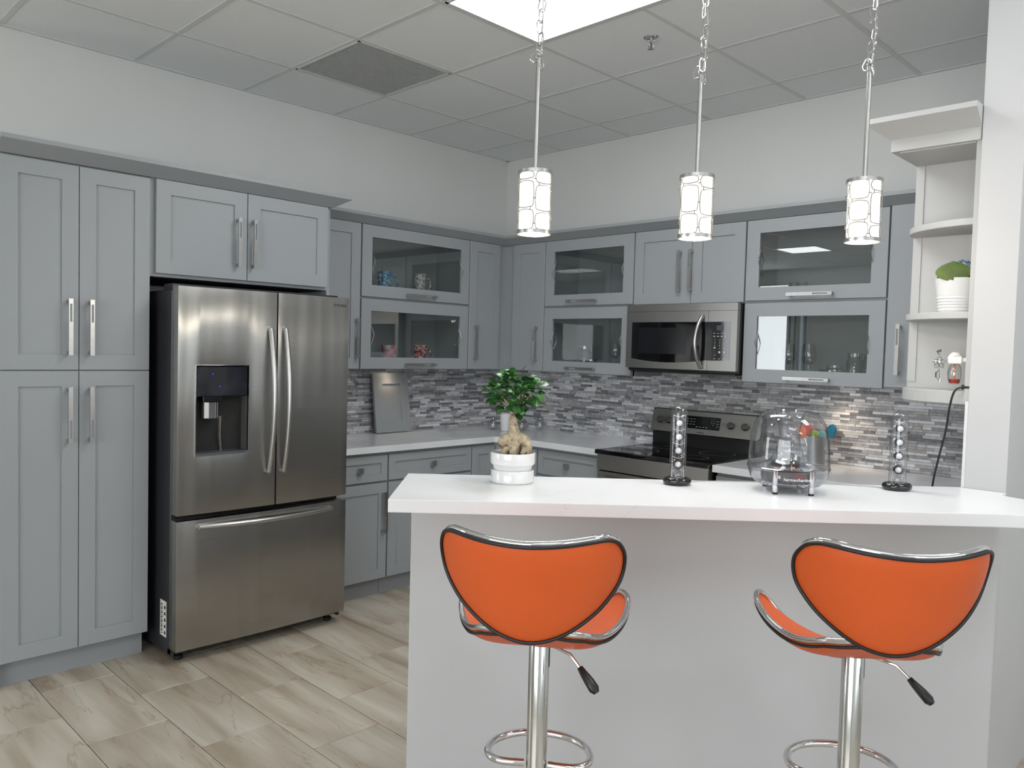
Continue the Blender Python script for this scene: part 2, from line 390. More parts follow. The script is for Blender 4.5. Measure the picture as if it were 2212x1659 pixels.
for i in range(-6, 14):
    for j in range(-11, 4):
        if (i, j) in lights or (-1 <= i < 10 and -9 <= j < 4 and (i >= 0 or CY0+j*T > -3.6)): continue
        x, y = CX0+i*T, CY0+j*T
        r2.box(x+.012, min(x+T-.012, 8.5), y+.012, min(y+T-.012, 0), CH+.002, CH+.022)
r2.build('ceiling_tile_field', m_ctile, ceil, kind='stuff', merge=False)

def ceiling_light(i, j, label, grp=None, mat=None, n=2):
    x, y = CX0+i*T, CY0+j*T
    e = empty('ceiling_light', (x+T*n/2, y+T/2, CH), 0, label, 'light', grp)
    f = MB(); a, c = T*n/2-.012, T/2-.012
    f.box(-a, a, -c, -c+.014, -.003, .02); f.box(-a, a, c-.014, c, -.003, .02); f.box(-a, -a+.014, -c, c, -.003, .02); f.box(a-.014, a, -c, c, -.003, .02)
    f.build('frame', m_grid, e)
    MB().box(-a+.014, a-.014, -c+.014, c-.014, .002, .006).build('diffuser', mat or m_panel, e)
ceiling_light(2, 0, 'bright recessed ceiling light panel above the kitchen counter')
m_added_panel = emis('added panel diffuser beside the short wall', (.965, .985, 1.0, 1), PANEL*.75)  # for an unseen panel added to brighten the short wall's outer face
for q, lb in (((6, -4), 'ceiling light panel above the bar stools, outside the picture'), ((10, -4), 'ceiling light panel near the side windows'), ((7, -9), 'ceiling light panel near the rear windows'),
              ((-2, -8), 'square ceiling light panel mirrored in the large glass cabinet door'), ((6, 0), 'unseen ceiling light panel added to light the short white wall')):
    ceiling_light(*q, lb, 'ceiling panels behind the viewpoint', m_added_panel if q == (6, 0) else m_panel2, 1 if q == (-2, -8) else 2)

# return-air grille
e = empty('ceiling_vent', (CX0+T/2, CY0+T/2, CH), 0, 'square dark egg-crate air grille set in the tiled ceiling', 'vent')
h = T/2-.012
f = MB(); f.box(-h, h, -h, -h+.012, -.002, .014); f.box(-h, h, h-.012, h, -.002, .014); f.box(-h, -h+.012, -h, h, -.002, .014); f.box(h-.012, h, -h, h, -.002, .014)
f.build('frame', m_grid, e)
MB().box(-h, h, -h, h, .022, .026).build('backing', M('dark duct', srgb(52, 54, 56), .9, noise=(20, .1)), e)
g = MB(); N = 44
m_blade = M('grille blades', srgb(190, 192, 192), .5, .2, noise=(20, .05))
for k in range(1, N):
    c = -h+2*h*k/N
    g.box(c-.0012, c+.0012, -h+.01, h-.01, 0, .018); g.box(-h+.01, h-.01, c-.0012, c+.0012, 0, .018)
g.build('grille_blades', m_blade, e, kind='stuff', merge=False)

# sprinkler head
e = empty('sprinkler', (2.23, -1.297, CH+.008), 0, 'small chrome fire sprinkler head hanging from the ceiling tile', 'sprinkler')
MB().lathe([(.001, -.001), (.036, -.001), (.038, -.006), (.03, -.012), (.014, -.016), (.013, -.012), (.001, -.012)], n=28).build('escutcheon', m_chrome, e, smooth=True)
g = MB(); g.lathe([(.001, -.01), (.010, -.01), (.010, -.026), (.006, -.03), (.001, -.03)], n=14)
for s in (-1, 1): g.tube([(s*.008, 0, -.026), (s*.014, 0, -.036), (s*.013, 0, -.048), (s*.003, 0, -.058)], .0022, 6)
g.build('frame_arms', m_chrome, e, smooth=True)
MB().cyl((0, 0, -.03), (0, 0, -.055), .003, 8).build('bulb', M('dark bulb', srgb(70, 60, 66), .1, noise=(5, .05)), e, smooth=True)
g = MB(); g.lathe([(.001, -.058), (.018, -.060), (.018, -.0615), (.001, -.062)], n=20); g.build('deflector', m_chrome, e, smooth=True)

# peninsula half wall (45 degrees to the room) and its bar top
A0 = Vector((2.626, -3.055)); D = Vector((math.sqrt(.5), math.sqrt(.5))); Nn = Vector((-math.sqrt(.5), math.sqrt(.5)))
def isl(s, n): p = A0+D*s+Nn*n; return (p.x, p.y)
e1 = isl(.03, .325)
yend = -(5.221-3.775)
MB().prism([e1, (3.775, yend), (3.775, CORY), (3.65, CORY), isl(1.78, .445), isl(.03, .445)], 0, 1.031).build('wall_front', m_white, kind='structure', bevel=.003)
BT = 1.07
pts = [isl(0, 0), isl(1.60, 0), (3.87, -1.811), (3.99, -1.72), (4.03, -1.62), (3.98, -1.54), (3.90, -1.497), (3.845, -1.478), (3.79, -1.46), (3.777, -1.45), (3.777, CORY-.002), (3.648, CORY-.002), isl(1.925, .466), isl(0, .466)]
bar = MB().prism(pts, BT-.038, BT).build('bar_counter', m_quartz, bevel=.003, seg=2)
tag(recentre(bar), 'long white quartz bar top with faint grey veins on the half wall', 'counter')

# ------------------------------------------------------------------ mosaic backsplash
ROW = .0153
def mosaic(wall, u0, u1, z0, z1, place, nfree, pick, seed):
    rnd = random.Random(seed); cells = []
    z = z0; r = 0
    while z < z1-.004:
        zt = min(z+ROW, z1); u = u0-rnd.random()*.08; last = -1
        while u < u1:
            L = rnd.choice((.045, .06, .075, .09, .105, .13)); a, c = max(u, u0), min(u+L, u1)
            if c-a > .006:
                k = rnd.choices(range(5), (17, 27, 20, 24, 12))[0]
                cells.append((a, c, z, zt, k, rnd.choice((.004, .0055, .007, .009))))
            u += L
        z = zt; r += 1
    cells.sort(key=pick, reverse=True)
    meshes = [MB().box(0, 1, 0, 1, 0, 1).mesh('mosaic_tile', m) for m in MOS]
    st = MB(); rz = place[1]
    hold = empty('backing_frame', (0, 0, 0)); COL.objects.unlink(hold); bpy.data.objects.remove(hold)
    g_ = .0006
    n = 0
    for a, c, zb, zt, k, th in cells:
        if n < nfree and pick((a, c, zb, zt, k, th)) > -900:
            n += 1
            if rz == 0: inst('tile', meshes[k], wall, (a+g_, -th-.002, zb+g_), (0, 0, 0), (c-a-2*g_, th+.001, zt-zb-2*g_))
            else: inst('tile', meshes[k], wall, (.001, a+g_, zb+g_), (0, 0, 0), (th+.001, c-a-2*g_, zt-zb-2*g_))
        else:
            st.mat(k)
            if rz == 0: st.box(a+g_, c-g_, -th-.002, -.001, zb+g_, zt-g_)
            else: st.box(.001, th+.002, a+g_, c-g_, zb+g_, zt-g_)
    st.build('tile_field', MOS, wall, kind='stuff', merge=False)
    bk = MB()
    if rz == 0: bk.box(u0, u1, -.003, -.0005, z0, z1)
    else: bk.box(.0005, .003, u0, u1, z0, z1)
    bk.build('tile_backing', m_grout, wall)
mosaic(wb, .004, 3.645, .915, 1.375, (0, 0), 300, lambda c: c[0] if c[0] < 3.2 else c[0], 3)
mosaic(wl, -1.98, -.012, .915, 1.375, (0, 1), 300, lambda c: -c[0] if c[0] > -1.46 else -999, 5)
# tiles and metal edge on the kitchen face of the short wall
st = MB(); rnd = random.Random(9); z = .915
while z < 1.36:
    y = -1.375
    while y < 0:
        L = rnd.choice((.05, .08, .11)); st.mat(rnd.randrange(5)); th = rnd.choice((.004, .006, .009))
        st.box(CORX-th, CORX-.0005, y, min(y+L-.001, -.005), z, min(z+ROW-.001, 1.36)); y += L
    z += ROW
st.build('tile_field', MOS, wr, kind='stuff', merge=False)
MB().box(CORX-.010, CORX, CORY+.002, CORY+.014, 1.071, 1.365).build('edge_strip', M('white metal edge strip', srgb(214, 214, 214), .3, .3, noise=(9, .02)), wr)
mo = MB().box(CORX-.016, CORX-.0095, -1.352, -1.282, 1.12, 1.235); mo.build('wall_plate', m_plastic, wr, bevel=.002)

# ------------------------------------------------------------------ cabinets
def shaker(u0, u1, z0, z1, yf, th=.02, rail=.067, railz=None, glass=False, lean=None):
    m = MB(); rz = railz if railz else rail; r = .009
    a, bb, c, d = u0+rail, u1-rail, z0+rz, z1-rz; yb = yf+th; ch = .0015
    o = [(u0+ch, z0+ch), (u1-ch, z0+ch), (u1-ch, z1-ch), (u0+ch, z1-ch)]; O = [(u0, z0), (u1, z0), (u1, z1), (u0, z1)]
    i = [(a, c), (bb, c), (bb, d), (a, d)]
    for k in range(4):
        k2 = (k+1) % 4
        m.poly([(o[k][0], yf, o[k][1]), (o[k2][0], yf, o[k2][1]), (i[k2][0], yf, i[k2][1]), (i[k][0], yf, i[k][1])])
        m.poly([(O[k][0], yf+ch, O[k][1]), (O[k2][0], yf+ch, O[k2][1]), (o[k2][0], yf, o[k2][1]), (o[k][0], yf, o[k][1])])
        m.poly([(O[k][0], yb, O[k][1]), (O[k2][0], yb, O[k2][1]), (O[k2][0], yf+ch, O[k2][1]), (O[k][0], yf+ch, O[k][1])])
        yi = yb if glass else yf+r
        m.poly([(i[k][0], yf, i[k][1]), (i[k2][0], yf, i[k2][1]), (i[k2][0], yi, i[k2][1]), (i[k][0], yi, i[k][1])])
        if glass: m.poly([(O[k2][0], yb, O[k2][1]), (O[k][0], yb, O[k][1]), (i[k][0], yb, i[k][1]), (i[k2][0], yb, i[k2][1])])
    if not glass:
        m.poly([(q[0], yf+r, q[1]) for q in i]); m.poly([(q[0], yb, q[1]) for q in O[::-1]])
    return m, (a, bb, c, d)
def handle_mesh(L=.245, slot='hi'):            # vertical bar, origin at its centre on the door face, outward -Y
    m = MB(); w, t, so = .009, .008, .030; y0, y1 = -so-t, -so; h = L/2
    if slot == 'lo': s0, s1 = -h+.022, -h+.10
    else: s0, s1 = h-.10, h-.022
    m.box(-w, w, y0, y1, -h, s0); m.box(-w, w, y0, y1, s1, h)
    m.box(-w, -w+.0045, y0, y1, s0, s1); m.box(w-.0045, w, y0, y1, s0, s1)
    for s in (-1, 1): m.box(-w*.8, w*.8, -so, 0, s*(h-.012)-.006, s*(h-.012)+.006)
    return m
HM = {k: handle_mesh(slot=k).mesh('handle', m_nickel) for k in ('hi', 'lo')}
def add_handle(par, u, z, yf, vert=True, slot='hi'):
    return inst('handle', HM[slot], par, (u, yf, z), (0, 0 if vert else PI/2, 0))
KM = MB().cyl((0, 0, 0), (0, -.014, 0), .007, 12).box(-.016, .016, -.027, -.014, -.016, .016).mesh('knob', m_nickel)
LA = MB()
LA.tube([(0, 0, 0), (.004, -.05, -.09)], .003, 6); LA.tube([(.004, -.05, -.09), (.006, -.02, -.15)], .0022, 6)
LAM = LA.mesh('lift_arm', m_chrome, smooth=True)

def cab(name, label, loc, rz, Wd, z0, z1, Dp=.33, doors=(), group=None, openb=False, toe=False, side_col=None):
    e = empty(name, loc, rz, label, 'cabinet', group)
    zb = z0+(.114 if toe else 0)
    if openb:
        m = MB(); t = .018
        m.box(0, t, -Dp, -.004, zb, z1); m.box(Wd-t, Wd, -Dp, -.004, zb, z1); m.box(t, Wd-t, -.012, -.004, zb, z1)
        m.box(t, Wd-t, -Dp, -.012, zb, zb+t); m.box(t, Wd-t, -Dp, -.012, z1-t, z1); m.box(t, Wd-t, -Dp, -.012, 1.797, 1.815)
        m.build('body', m_cabin, e)
        fr = MB(); q = .0205
        fr.box(0, q, -Dp-.0005, -Dp+.016, zb, z1); fr.box(Wd-q, Wd, -Dp-.0005, -Dp+.016, zb, z1)
        fr.box(q, Wd-q, -Dp-.0005, -Dp+.016, zb, zb+.02); fr.box(q, Wd-q, -Dp-.0005, -Dp+.016, z1-.022, z1); fr.box(q, Wd-q, -Dp-.0005, -Dp+.016, 1.785, 1.822)
        fr.build('face_frame', m_cab, e)
    else:
        MB().box(0, Wd, -Dp, -.004, zb, z1).build('body', m_cab, e)
    if toe: MB().box(0, Wd, -Dp+.055, -.004, z0, zb).build('toe_kick', m_cab, e)
    for d in doors:
        u0, u1, a, c = d['r']; g = d.get('glass', False); yf = -Dp-.0215
        nm = d.get('name', 'door')
        m, inn = shaker(u0, u1, a, c, yf, rail=d.get('rail', .067), railz=d.get('railz'), glass=g)
        o = m.build(nm, m_cab, e)
        if g:
            MB().box(inn[0]-.004, inn[1]+.004, yf+.008, yf+.012, inn[2]-.004, inn[3]+.004).build('pane', m_glass, o)
            if d.get('arm', None):
                for s in ((u0+.078, 1), (u1-.078, -1)): inst('lift_arm', LAM, o, (s[0], yf+.028, c-.13), (0, 0, 0 if s[1] > 0 else 0), (s[1], -1, 1) if False else (1, 1, 1))
        if 'h' in d: hu, hz, vert, slot = d['h']; add_handle(o, hu, hz, yf, vert, slot)
        if 'k' in d: inst('knob', KM, o, (d['k'][0], yf, d['k'][1]))
    return e
LW = PI/2
# tall pantry, left wall, y -3.553 .. -2.95
P0 = -3.556
w = .604; hw = w/2
cab('pantry_cabinet', 'tall grey four-door pantry cabinet left of the steel refrigerator', (0, P0, 0), LW, w, 0, 2.27, .61,
    [dict(r=(.002, hw-.0015, 1.361, 2.247), h=(hw-.043, 1.548, True, 'hi')), dict(r=(hw+.0015, w-.002, 1.361, 2.247), h=(hw+.043, 1.548, True, 'hi')),
     dict(r=(.002, hw-.0015, .122, 1.357), h=(hw-.043, 1.165, True, 'lo')), dict(r=(hw+.0015, w-.002, .122, 1.357), h=(hw+.043, 1.165, True, 'lo'))], toe=True)
# over the fridge
F0 = -2.95; w = .97
o = cab('bridge_cabinet', 'two-door grey cabinet above the refrigerator', (0, F0, 0), LW, w, 1.80, 2.27, .61,
    [dict(r=(.024, .474, 1.815, 2.252), h=(.420, 2.0, True, 'hi')), dict(r=(.478, .945, 1.815, 2.252), h=(.502, 2.0, True, 'hi'))])
MB().box(w-.018, w, -.612, -.004, 0.0, 1.80).build('side_panel', m_cab, o)
MB().box(.02, w-.02, -.60, -.02, 1.797, 1.7995).build('underside_shade', m_gap_shade, o)  # thin dark sheet, paints the shade in the gap above the refrigerator
# narrow upper beside the fridge panel
cab('upper_cabinet', 'narrow grey upper cabinet behind the refrigerator right edge', (0, -1.978, 0), LW, .386, 1.355, 2.27, .33,
    [dict(r=(.003, .383, 1.358, 2.247), h=(.352, 1.545, True, 'hi'))])
def glass_pair(loc, rz, Wd, label, ri, slot):
    rl, rzt = ri
    mid = Wd/2
    return cab('glass_cabinet', label, loc, rz, Wd, 1.355, 2.27, .33,
        [dict(r=(.004, Wd-.004, 1.806, 2.247), glass=True, rail=rl, railz=rzt, h=(mid+slot[1], 1.833, False, slot[0]), arm=True),
         dict(r=(.004, Wd-.004, 1.358, 1.792), glass=True, rail=rl, railz=rzt, h=(mid+slot[1], 1.387, False, slot[0]), arm=True)], openb=True)
glass_pair((0, -1.588, 0), LW, .894, 'grey glass-front cabinet with mugs, on the refrigerator wall', (.073, .073), ('hi', .01))
glass_pair((.742, 0, 0), 0, .748, 'grey glass-front cabinet between the corner and the microwave', (.077, .074), ('lo', -.025))
glass_pair((2.246, 0, 0), 0, .760, 'largest glass-front cabinet, right of the microwave', (.077, .072), ('hi', 0))
# over microwave
cab('over_range_cabinet', 'two-door grey cabinet above the microwave', (1.491, 0, 0), 0, .754, 1.796, 2.27, .33,
    [dict(r=(.004, .4085, 1.80, 2.247), h=(.337, 1.99, True, 'hi')), dict(r=(.4115, .750, 1.80, 2.247), h=(.415+.0, 1.99, True, 'hi'))])
# corner upper
e = empty('corner_cabinet', (0, 0, 0), 0, 'grey L-shaped corner cabinet with two narrow doors', 'cabinet')
MB().prism([(.004, -.004), (.004, -.693), (.33, -.693), (.33, -.33), (.742, -.33), (.742, -.004)], 1.355, 2.27).build('body', m_cab, e)
m, _ = shaker(.437, .739, 1.358, 2.247, -.3515); dr = m.build('door', m_cab, e); add_handle(dr, .686, 1.545, -.3515, True, 'hi')
m, _ = shaker(-.690, -.398, 1.358, 2.247, -.3515); dr = m.build('door', m_cab, e); dr.rotation_euler = (0, 0, LW); add_handle(dr, -.640, 1.545, -.3515, True, 'hi')
# last narrow cabinet on back wall
cab('upper_cabinet', 'narrow grey upper cabinet beside the open end shelf', (3.007, 0, 0), 0, .34, 1.355, 2.27, .33,
    [dict(r=(.003, .337, 1.366, 2.258), rail=.12, railz=.09, h=(.067, 1.55, True, 'hi'))])
# hidden run on short wall: cabinet ending at y=-1.10 with open end shelf
XS = 3.362
e = empty('end_cabinet', (0, 0, 0), 0, 'pale grey cabinet side carrying the open rounded shelves', 'cabinet')
MB().box(XS, CORX-.002, -1.095, -.36, 1.36, 2.27).build('body', m_cab, e)
e = empty('end_shelf', (XS, -1.097, 0), 0, 'open pale grey end shelf with rounded boards against the white wall', 'shelf')
wS = CORX-XS-.003
m_shelf = M('pale grey shelf paint', srgb(178, 178, 177), .5, noise=(3, .015))
MB().box(0, wS, -.018, 0, 1.36, 2.25).build('side_panel', m_shelf, e)
MB().box(.0, .03, -.022, -.018, 1.42, 2.245).build('face_frame', m_shelf, e)
MB().box(wS-.015, wS, -.28, -.018, 1.36, 2.25).build('back_panel', m_shelf, e)
def qshelf(z, t=.019):
    p = [(.0, -.018), (.0, -.04)]
    for k in range(1, 13):
        a = PI/2*k/12; p.append((wS-.015-(wS-.015)*math.cos(a), -.04-.212*math.sin(a)))
    p.append((wS-.015, -.018))
    MB().prism(p, z, z+t).build('shelf', m_shelf, e, bevel=.002)
qshelf(1.972, .024); qshelf(1.650, .024); qshelf(1.352, .045)
MB().box(-.005, wS, -.29, 0, 2.25, 2.295).build('top_board', m_shelf, e)
MB().box(.02, wS-.02, -.27, -.02, 2.246, 2.2505).build('valance', m_shelf, e)

# crowns: profile swept along a polyline (outward offset, z)
def crown(name, path, z0, z1, out, mat, normals, strip=.018):
    prof = [(-.02, z0), (.0, z0), (out, z1-strip), (out, z1), (-.02, z1)]
    m = MB(); n = len(path); k = len(prof); V = []
    for (x, y), (nx, ny) in zip(path, normals):
        V += [(x+nx*o_, y+ny*o_, z) for o_, z in prof]
    F = []
    for i in range(n-1):
        for j in range(k):
            j2 = (j+1) % k; F.append((i*k+j, i*k+j2, (i+1)*k+j2, (i+1)*k+j))
    F.append(tuple(range(k-1, -1, -1))); F.append(tuple((n-1)*k+j for j in range(k)))
    m.raw(V, F); return m.build(name, mat, kind='structure')
crown('trim_1', [(.632, -3.565), (.632, -1.976), (.02, -1.976)], 2.254, 2.318, .075, m_cab, [(1, 0), (1, 1), (0, 1)])
crown('trim_2', [(.352, -1.90), (.352, -.352), (3.345, -.352)], 2.249, 2.305, .07, m_cab, [(1, 0), (1, -1), (0, -1)])
crown('trim_3', [(XS-.005, -.36), (XS-.005, -1.387), (CORX-.002, -1.387)], 2.292, 2.362, .07, m_shelf, [(-1, 0), (-1, -1), (0, -1)])
MB().box(.0, .60, -3.562, -3.5562, 0, 2.3).build('trim_4', m_wall, kind='structure')

# base cabinets
def base(label, loc, rz, Wd, cols):
    ds = []
    for u0, u1, hs in cols:
        ds.append(dict(name='drawer', r=(u0, u1, .702, .856), rail=.045, k=((u0+u1)/2, .777)))
        hu = u1-.036 if hs > 0 else u0+.036
        ds.append(dict(r=(u0, u1, .118, .690), rail=.06, h=(hu, .515, True, 'lo')))
    return cab('base_cabinet', label, loc, rz, Wd, 0, .874, .60, ds, toe=True)
base('narrow grey base cabinet beside the refrigerator', (0, -1.975, 0), LW, .415, [(.004, .411, 1)])
base('wider grey base cabinet with drawer, left counter run', (0, -1.557, 0), LW, .675, [(.004, .671, 1)])
e = empty('corner_base_cabinet', (0, 0, 0), 0, 'grey corner base cabinet under the counter behind the plant', 'cabinet')
MB().prism([(.004, -.004), (.004, -.88), (.60, -.88), (.60, -.66), (.66, -.60), (.965, -.60), (.965, -.004)], .114, .874).build('body', m_cab, e)
MB().prism([(.004, -.004), (.004, -.88), (.545, -.88), (.545, -.545), (.965, -.545), (.965, -.004)], 0, .114).build('toe_kick', m_cab, e)
m, _ = shaker(-.876, -.675, .118, .856, -.6215, rail=.055); dr = m.build('door', m_cab, e); dr.rotation_euler = (0, 0, LW)
m, _ = shaker(.675, .96, .118, .856, -.6215, rail=.055); m.build('door', m_cab, e)
base('grey drawer base cabinet left of the range', (.968, 0, 0), 0, .515, [(.004, .511, 1)])
base('grey base cabinet right of the range', (2.262, 0, 0), 0, .56, [(.004, .556, -1)])
MB().box(2.825, CORX-.005, -.60, -.004, 0, .874).build('filler_cabinet', m_cab, label='plain grey base unit under the right counter, beside the short wall', cat='cabinet')
# counters
o = MB().prism([(.004, -.004), (.004, -1.976), (.648, -1.976), (.648, -.705), (.705, -.648), (1.486, -.648), (1.486, -.004)], .876, .9145).build('countertop', m_counter, bevel=.002)
tag(recentre(o), 'pale grey L-shaped countertop running into the corner', 'counter')
o = MB().box(2.256, CORX-.012, -.648, -.012, .876, .9145).build('countertop', m_counter, bevel=.002)
tag(recentre(o), 'short pale grey countertop right of the range', 'counter')

# ------------------------------------------------------------------ refrigerator
e = empty('refrigerator', (.05, -2.908, 0), LW, 'stainless steel french-door refrigerator with water dispenser', 'refrigerator')
FW = .908
def ffront(x): t = (x/FW-.5)*2; return -.790-.013*(1-t*t)
def fdoor(x0, x1, z0, z1, hole=None):
    m = MB(); xs = [x0+(x1-x0)*i/14 for i in range(15)]; zs = [z0, z1]
    if hole:
        for v in hole[:2]:
            j = min(range(1, 14), key=lambda q: abs(xs[q]-v)); xs[j] = v
        zs = [z0, hole[2], hole[3], z1]
    yb = -.725; rr = .012
    def P(i, z, first=None):
        x = xs[i]; y = ffront(x)
        return (x, y, z)
    ins = lambda i, k: hole and hole[0]-1e-6 <= xs[i] and xs[i+1] <= hole[1]+1e-6 and k == 1
    # rounded vertical side edges
    xl = [x0, x0+.004, x0+.012]; 
    for k in range(len(zs)-1):
        for i in range(14):
            if ins(i, k): continue
            m.poly([P(i, zs[k]), P(i+1, zs[k]), P(i+1, zs[k+1]), P(i, zs[k+1])])
        m.poly([(x0, yb, zs[k]), P(0, zs[k]), P(0, zs[k+1]), (x0, yb, zs[k+1])])
        m.poly([P(14, zs[k]), (x1, yb, zs[k]), (x1, yb, zs[k+1]), P(14, zs[k+1])])
    for z in (z0, z1):
        for i in range(14): m.poly([P(i, z), P(i+1, z), (xs[i+1], yb, z), (xs[i], yb, z)])
    if hole:
        h0 = [i for i in range(15) if abs(xs[i]-hole[0]) < 1e-6][0]; h1 = [i for i in range(15) if abs(xs[i]-hole[1]) < 1e-6][0]
        m.poly([P(h0, hole[2]), (xs[h0], yb, hole[2]), (xs[h0], yb, hole[3]), P(h0, hole[3])])
        m.poly([P(h1, hole[2]), (xs[h1], yb, hole[2]), (xs[h1], yb, hole[3]), P(h1, hole[3])])
        for i in range(h0, h1):
            for z in (hole[2], hole[3]): m.poly([P(i, z), P(i+1, z), (xs[i+1], yb, z), (xs[i], yb, z)])
    for k in range(len(zs)-1):
        for i in range(14):
            if not ins(i, k): m.poly([(xs[i], yb, zs[k]), (xs[i+1], yb, zs[k]), (xs[i+1], yb, zs[k+1]), (xs[i], yb, zs[k+1])])
    return m
MB().box(.004, FW-.004, -.71, 0, .03, 1.735).build('body', m_dgrey, e, bevel=.004)
MB().box(.02, FW-.02, -.728, -.70, .05, 1.72).build('gasket', m_rubber, e)
MB().box(.01, FW-.01, -.70, -.60, 1.735, 1.765).box(.01, .09, -.77, -.70, 1.735, 1.752).box(FW-.09, FW-.01, -.77, -.70, 1.735, 1.752).build('hinge_cover', m_dgrey, e, bevel=.004)
HX0, HX1, HZ0, HZ1 = .080, .336, .970, 1.390
ld = fdoor(.0, .4815, .698, 1.75, (HX0, HX1, HZ0, HZ1)).build('door', m_steel, e, smooth=True, bevel=.004, seg=2, angle=60)
rd = fdoor(.4885, FW, .698, 1.75).build('door', m_steel, e, smooth=True, bevel=.004, seg=2, angle=60)
dw = fdoor(.0, FW, .066, .672).build('freezer_drawer', m_steel, e, smooth=True, bevel=.004, seg=2, angle=60)
MB().box(0, .012, -.742, -.70, .03, .066).box(FW-.012, FW, -.742, -.70, .03, .066).box(.0, FW, -.735, -.69, .04, .063).build('kick_bracket', m_dgrey, e)
for x in (.05, .86):
    for y in (-.70, -.08):
        MB().lathe([(.018, 0), (.022, .004), (.022, .02), (.010, .022), (.010, .04)], (x, y), 16).build('foot', m_rubber, e, smooth=True)
m_disp = M('dispenser cavity grey', srgb(96, 100, 104), .35, .5, noise=(10, .04))
m_dispb = ramp_mat('dispenser glossy black panel', [(.3, srgb(10, 10, 14)), (.7, srgb(34, 36, 46))], 9, .08)
d = MB(); yb = -.722
d.poly([(HX0, yb, HZ0), (HX1, yb, HZ0), (HX1, yb, HZ1), (HX0, yb, HZ1)])
d.box(HX0, HX1, -.80, yb, HZ0, HZ0+.012)
d.build('dispenser_cavity', m_disp, ld)
d = MB()
d.prism([(HX0+.004, -.735), (HX0+.004, -.799), (HX1-.004, -.801), (HX1-.004, -.735)], HZ1-.145, HZ1-.004)
d.prism([(.12, -.735), (.12, -.785), (.215, -.785), (.215, -.735)], HZ1-.172, HZ1-.14); d.build('dispenser_panel', m_dispb, ld, bevel=.003)
fr = MB(); yy = -.8035
for q in ((HX0-.003, HX0, HZ0-.003, HZ1+.003), (HX1, HX1+.003, HZ0-.003, HZ1+.003), (HX0, HX1, HZ0-.003, HZ0), (HX0, HX1, HZ1, HZ1+.003)): fr.box(q[0], q[1], yy, yy+.012, q[2], q[3])
fr.build('dispenser_frame', m_chrome, ld)
MB().prism([(.128, -.745), (.128, -.772), (.150, -.782), (.182, -.782), (.200, -.772), (.200, -.745)], HZ1-.252, HZ1-.17).build('dispenser_spout', m_chrome, ld, bevel=.004)
MB().tube([(.215, -.765, HZ1-.24), (.222, -.745, HZ1-.33), (.232, -.738, HZ0+.013)], .003, 6).tube([(.208, -.765, HZ1-.24), (.215, -.745, HZ1-.33), (.226, -.738, HZ0+.013)], .0022, 6).build('water_lever', m_chrome, ld, smooth=True)
for x, z in ((.158, HZ1-.040), (.192, HZ1-.098)): MB().lathe([(.001, 0), (.0035, .0005), (.0001, .001)], n=10).build('indicator', m_led, ld).matrix_local = Matrix.Translation((x, -.8025, z)) @ Matrix.Rotation(PI/2, 4, 'X')
def bow(parent, p0, p1, out, horiz=False, r=.0125):
    pts = []; n = 18
    for i in range(n+1):
        t = i/n; s = 1-(2*t-1)**2
        p = [p0[0]+(p1[0]-p0[0])*t, ffront(p0[0]+(p1[0]-p0[0])*t)-.012-out*s, p0[1]+(p1[1]-p0[1])*t]
        pts.append(p)
    m = MB().tube([tuple(q) for q in pts], r, 12)
    for q in (pts[0], pts[-1]): m.cyl((q[0], q[1]+.025, q[2]), (q[0], q[1]-.004, q[2]), r*.95, 12)
    return m
bow(ld, (.442, 1.571), (.442, .868), .052).build('handle', m_nickel, ld, smooth=True)
bow(rd, (.522, 1.573), (.522, .866), .052).build('handle', m_nickel, rd, smooth=True)
bow(dw, (.10, .640), (.808, .640), .045).build('handle', m_nickel, dw, smooth=True)
def text_mesh(s, size, mat, thick=.0004, align='CENTER'):
    c = bpy.data.curves.new('lettering', 'FONT'); c.body = s; c.size = size; c.extrude = thick; c.align_x = align; c.align_y = 'CENTER'; c.resolution_u = 2
    o = bpy.data.objects.new('lettering_tmp', c); COL.objects.link(o)
    dg = bpy.context.evaluated_depsgraph_get(); me = bpy.data.meshes.new_from_object(o.evaluated_get(dg)); me.name = 'lettering'
    bpy.data.objects.remove(o); bpy.data.curves.remove(c); me.materials.clear(); me.materials.append(mat)
    return me
def lettering(s, size, mat, parent, loc, rot=(PI/2, 0, 0), align='CENTER', name='lettering'):
    return inst(name, text_mesh(s, size, mat, align=align), parent, loc, rot)
lettering('SAMSUNG', .021, m_ink, rd, (.842, ffront(.842)-.0005, 1.708), (PI/2, 0, .02))
stk = MB().box(.0028, .0038, -.675, -.605, .105, .275); st_ = stk.build('sticker', m_plastic, e)
t = MB()
for i in range(5): t.box(.0022, .0029, -.668, -.652, .118+i*.030, .132+i*.030)
for i in range(14): t.box(.0022, .0029, -.632, -.616, .115+i*.0105, .115+i*.0105+.004+.003*(i % 2))
t.build('print', m_ink, st_)

# ------------------------------------------------------------------ microwave
e = empty('microwave', (1.496, 0, 0), 0, 'stainless over-the-range microwave with black window', 'microwave')
MW = .748
MB().box(0, MW, -.385, -.005, 1.395, 1.794).build('body', m_black, e, bevel=.003)
def mpan(x0, x1, z0, z1, n=8, f=lambda x: -.415-.008*(1-((x/MW-.5)*2)**2)):
    m = MB()
    for i in range(n):
        a, c = x0+(x1-x0)*i/n, x0+(x1-x0)*(i+1)/n
        m.poly([(a, f(a), z0), (c, f(c), z0), (c, f(c), z1), (a, f(a), z1)])
        for z in (z0, z1): m.poly([(a, f(a), z), (c, f(c), z), (c, -.385, z), (a, -.385, z)])
    m.poly([(x0, f(x0), z0), (x0, -.385, z0), (x0, -.385, z1), (x0, f(x0), z1)]); m.poly([(x1, f(x1), z0), (x1, -.385, z0), (x1, -.385, z1), (x1, f(x1), z1)])
    return m
mf = lambda x: -.415-.008*(1-((x/MW-.5)*2)**2)
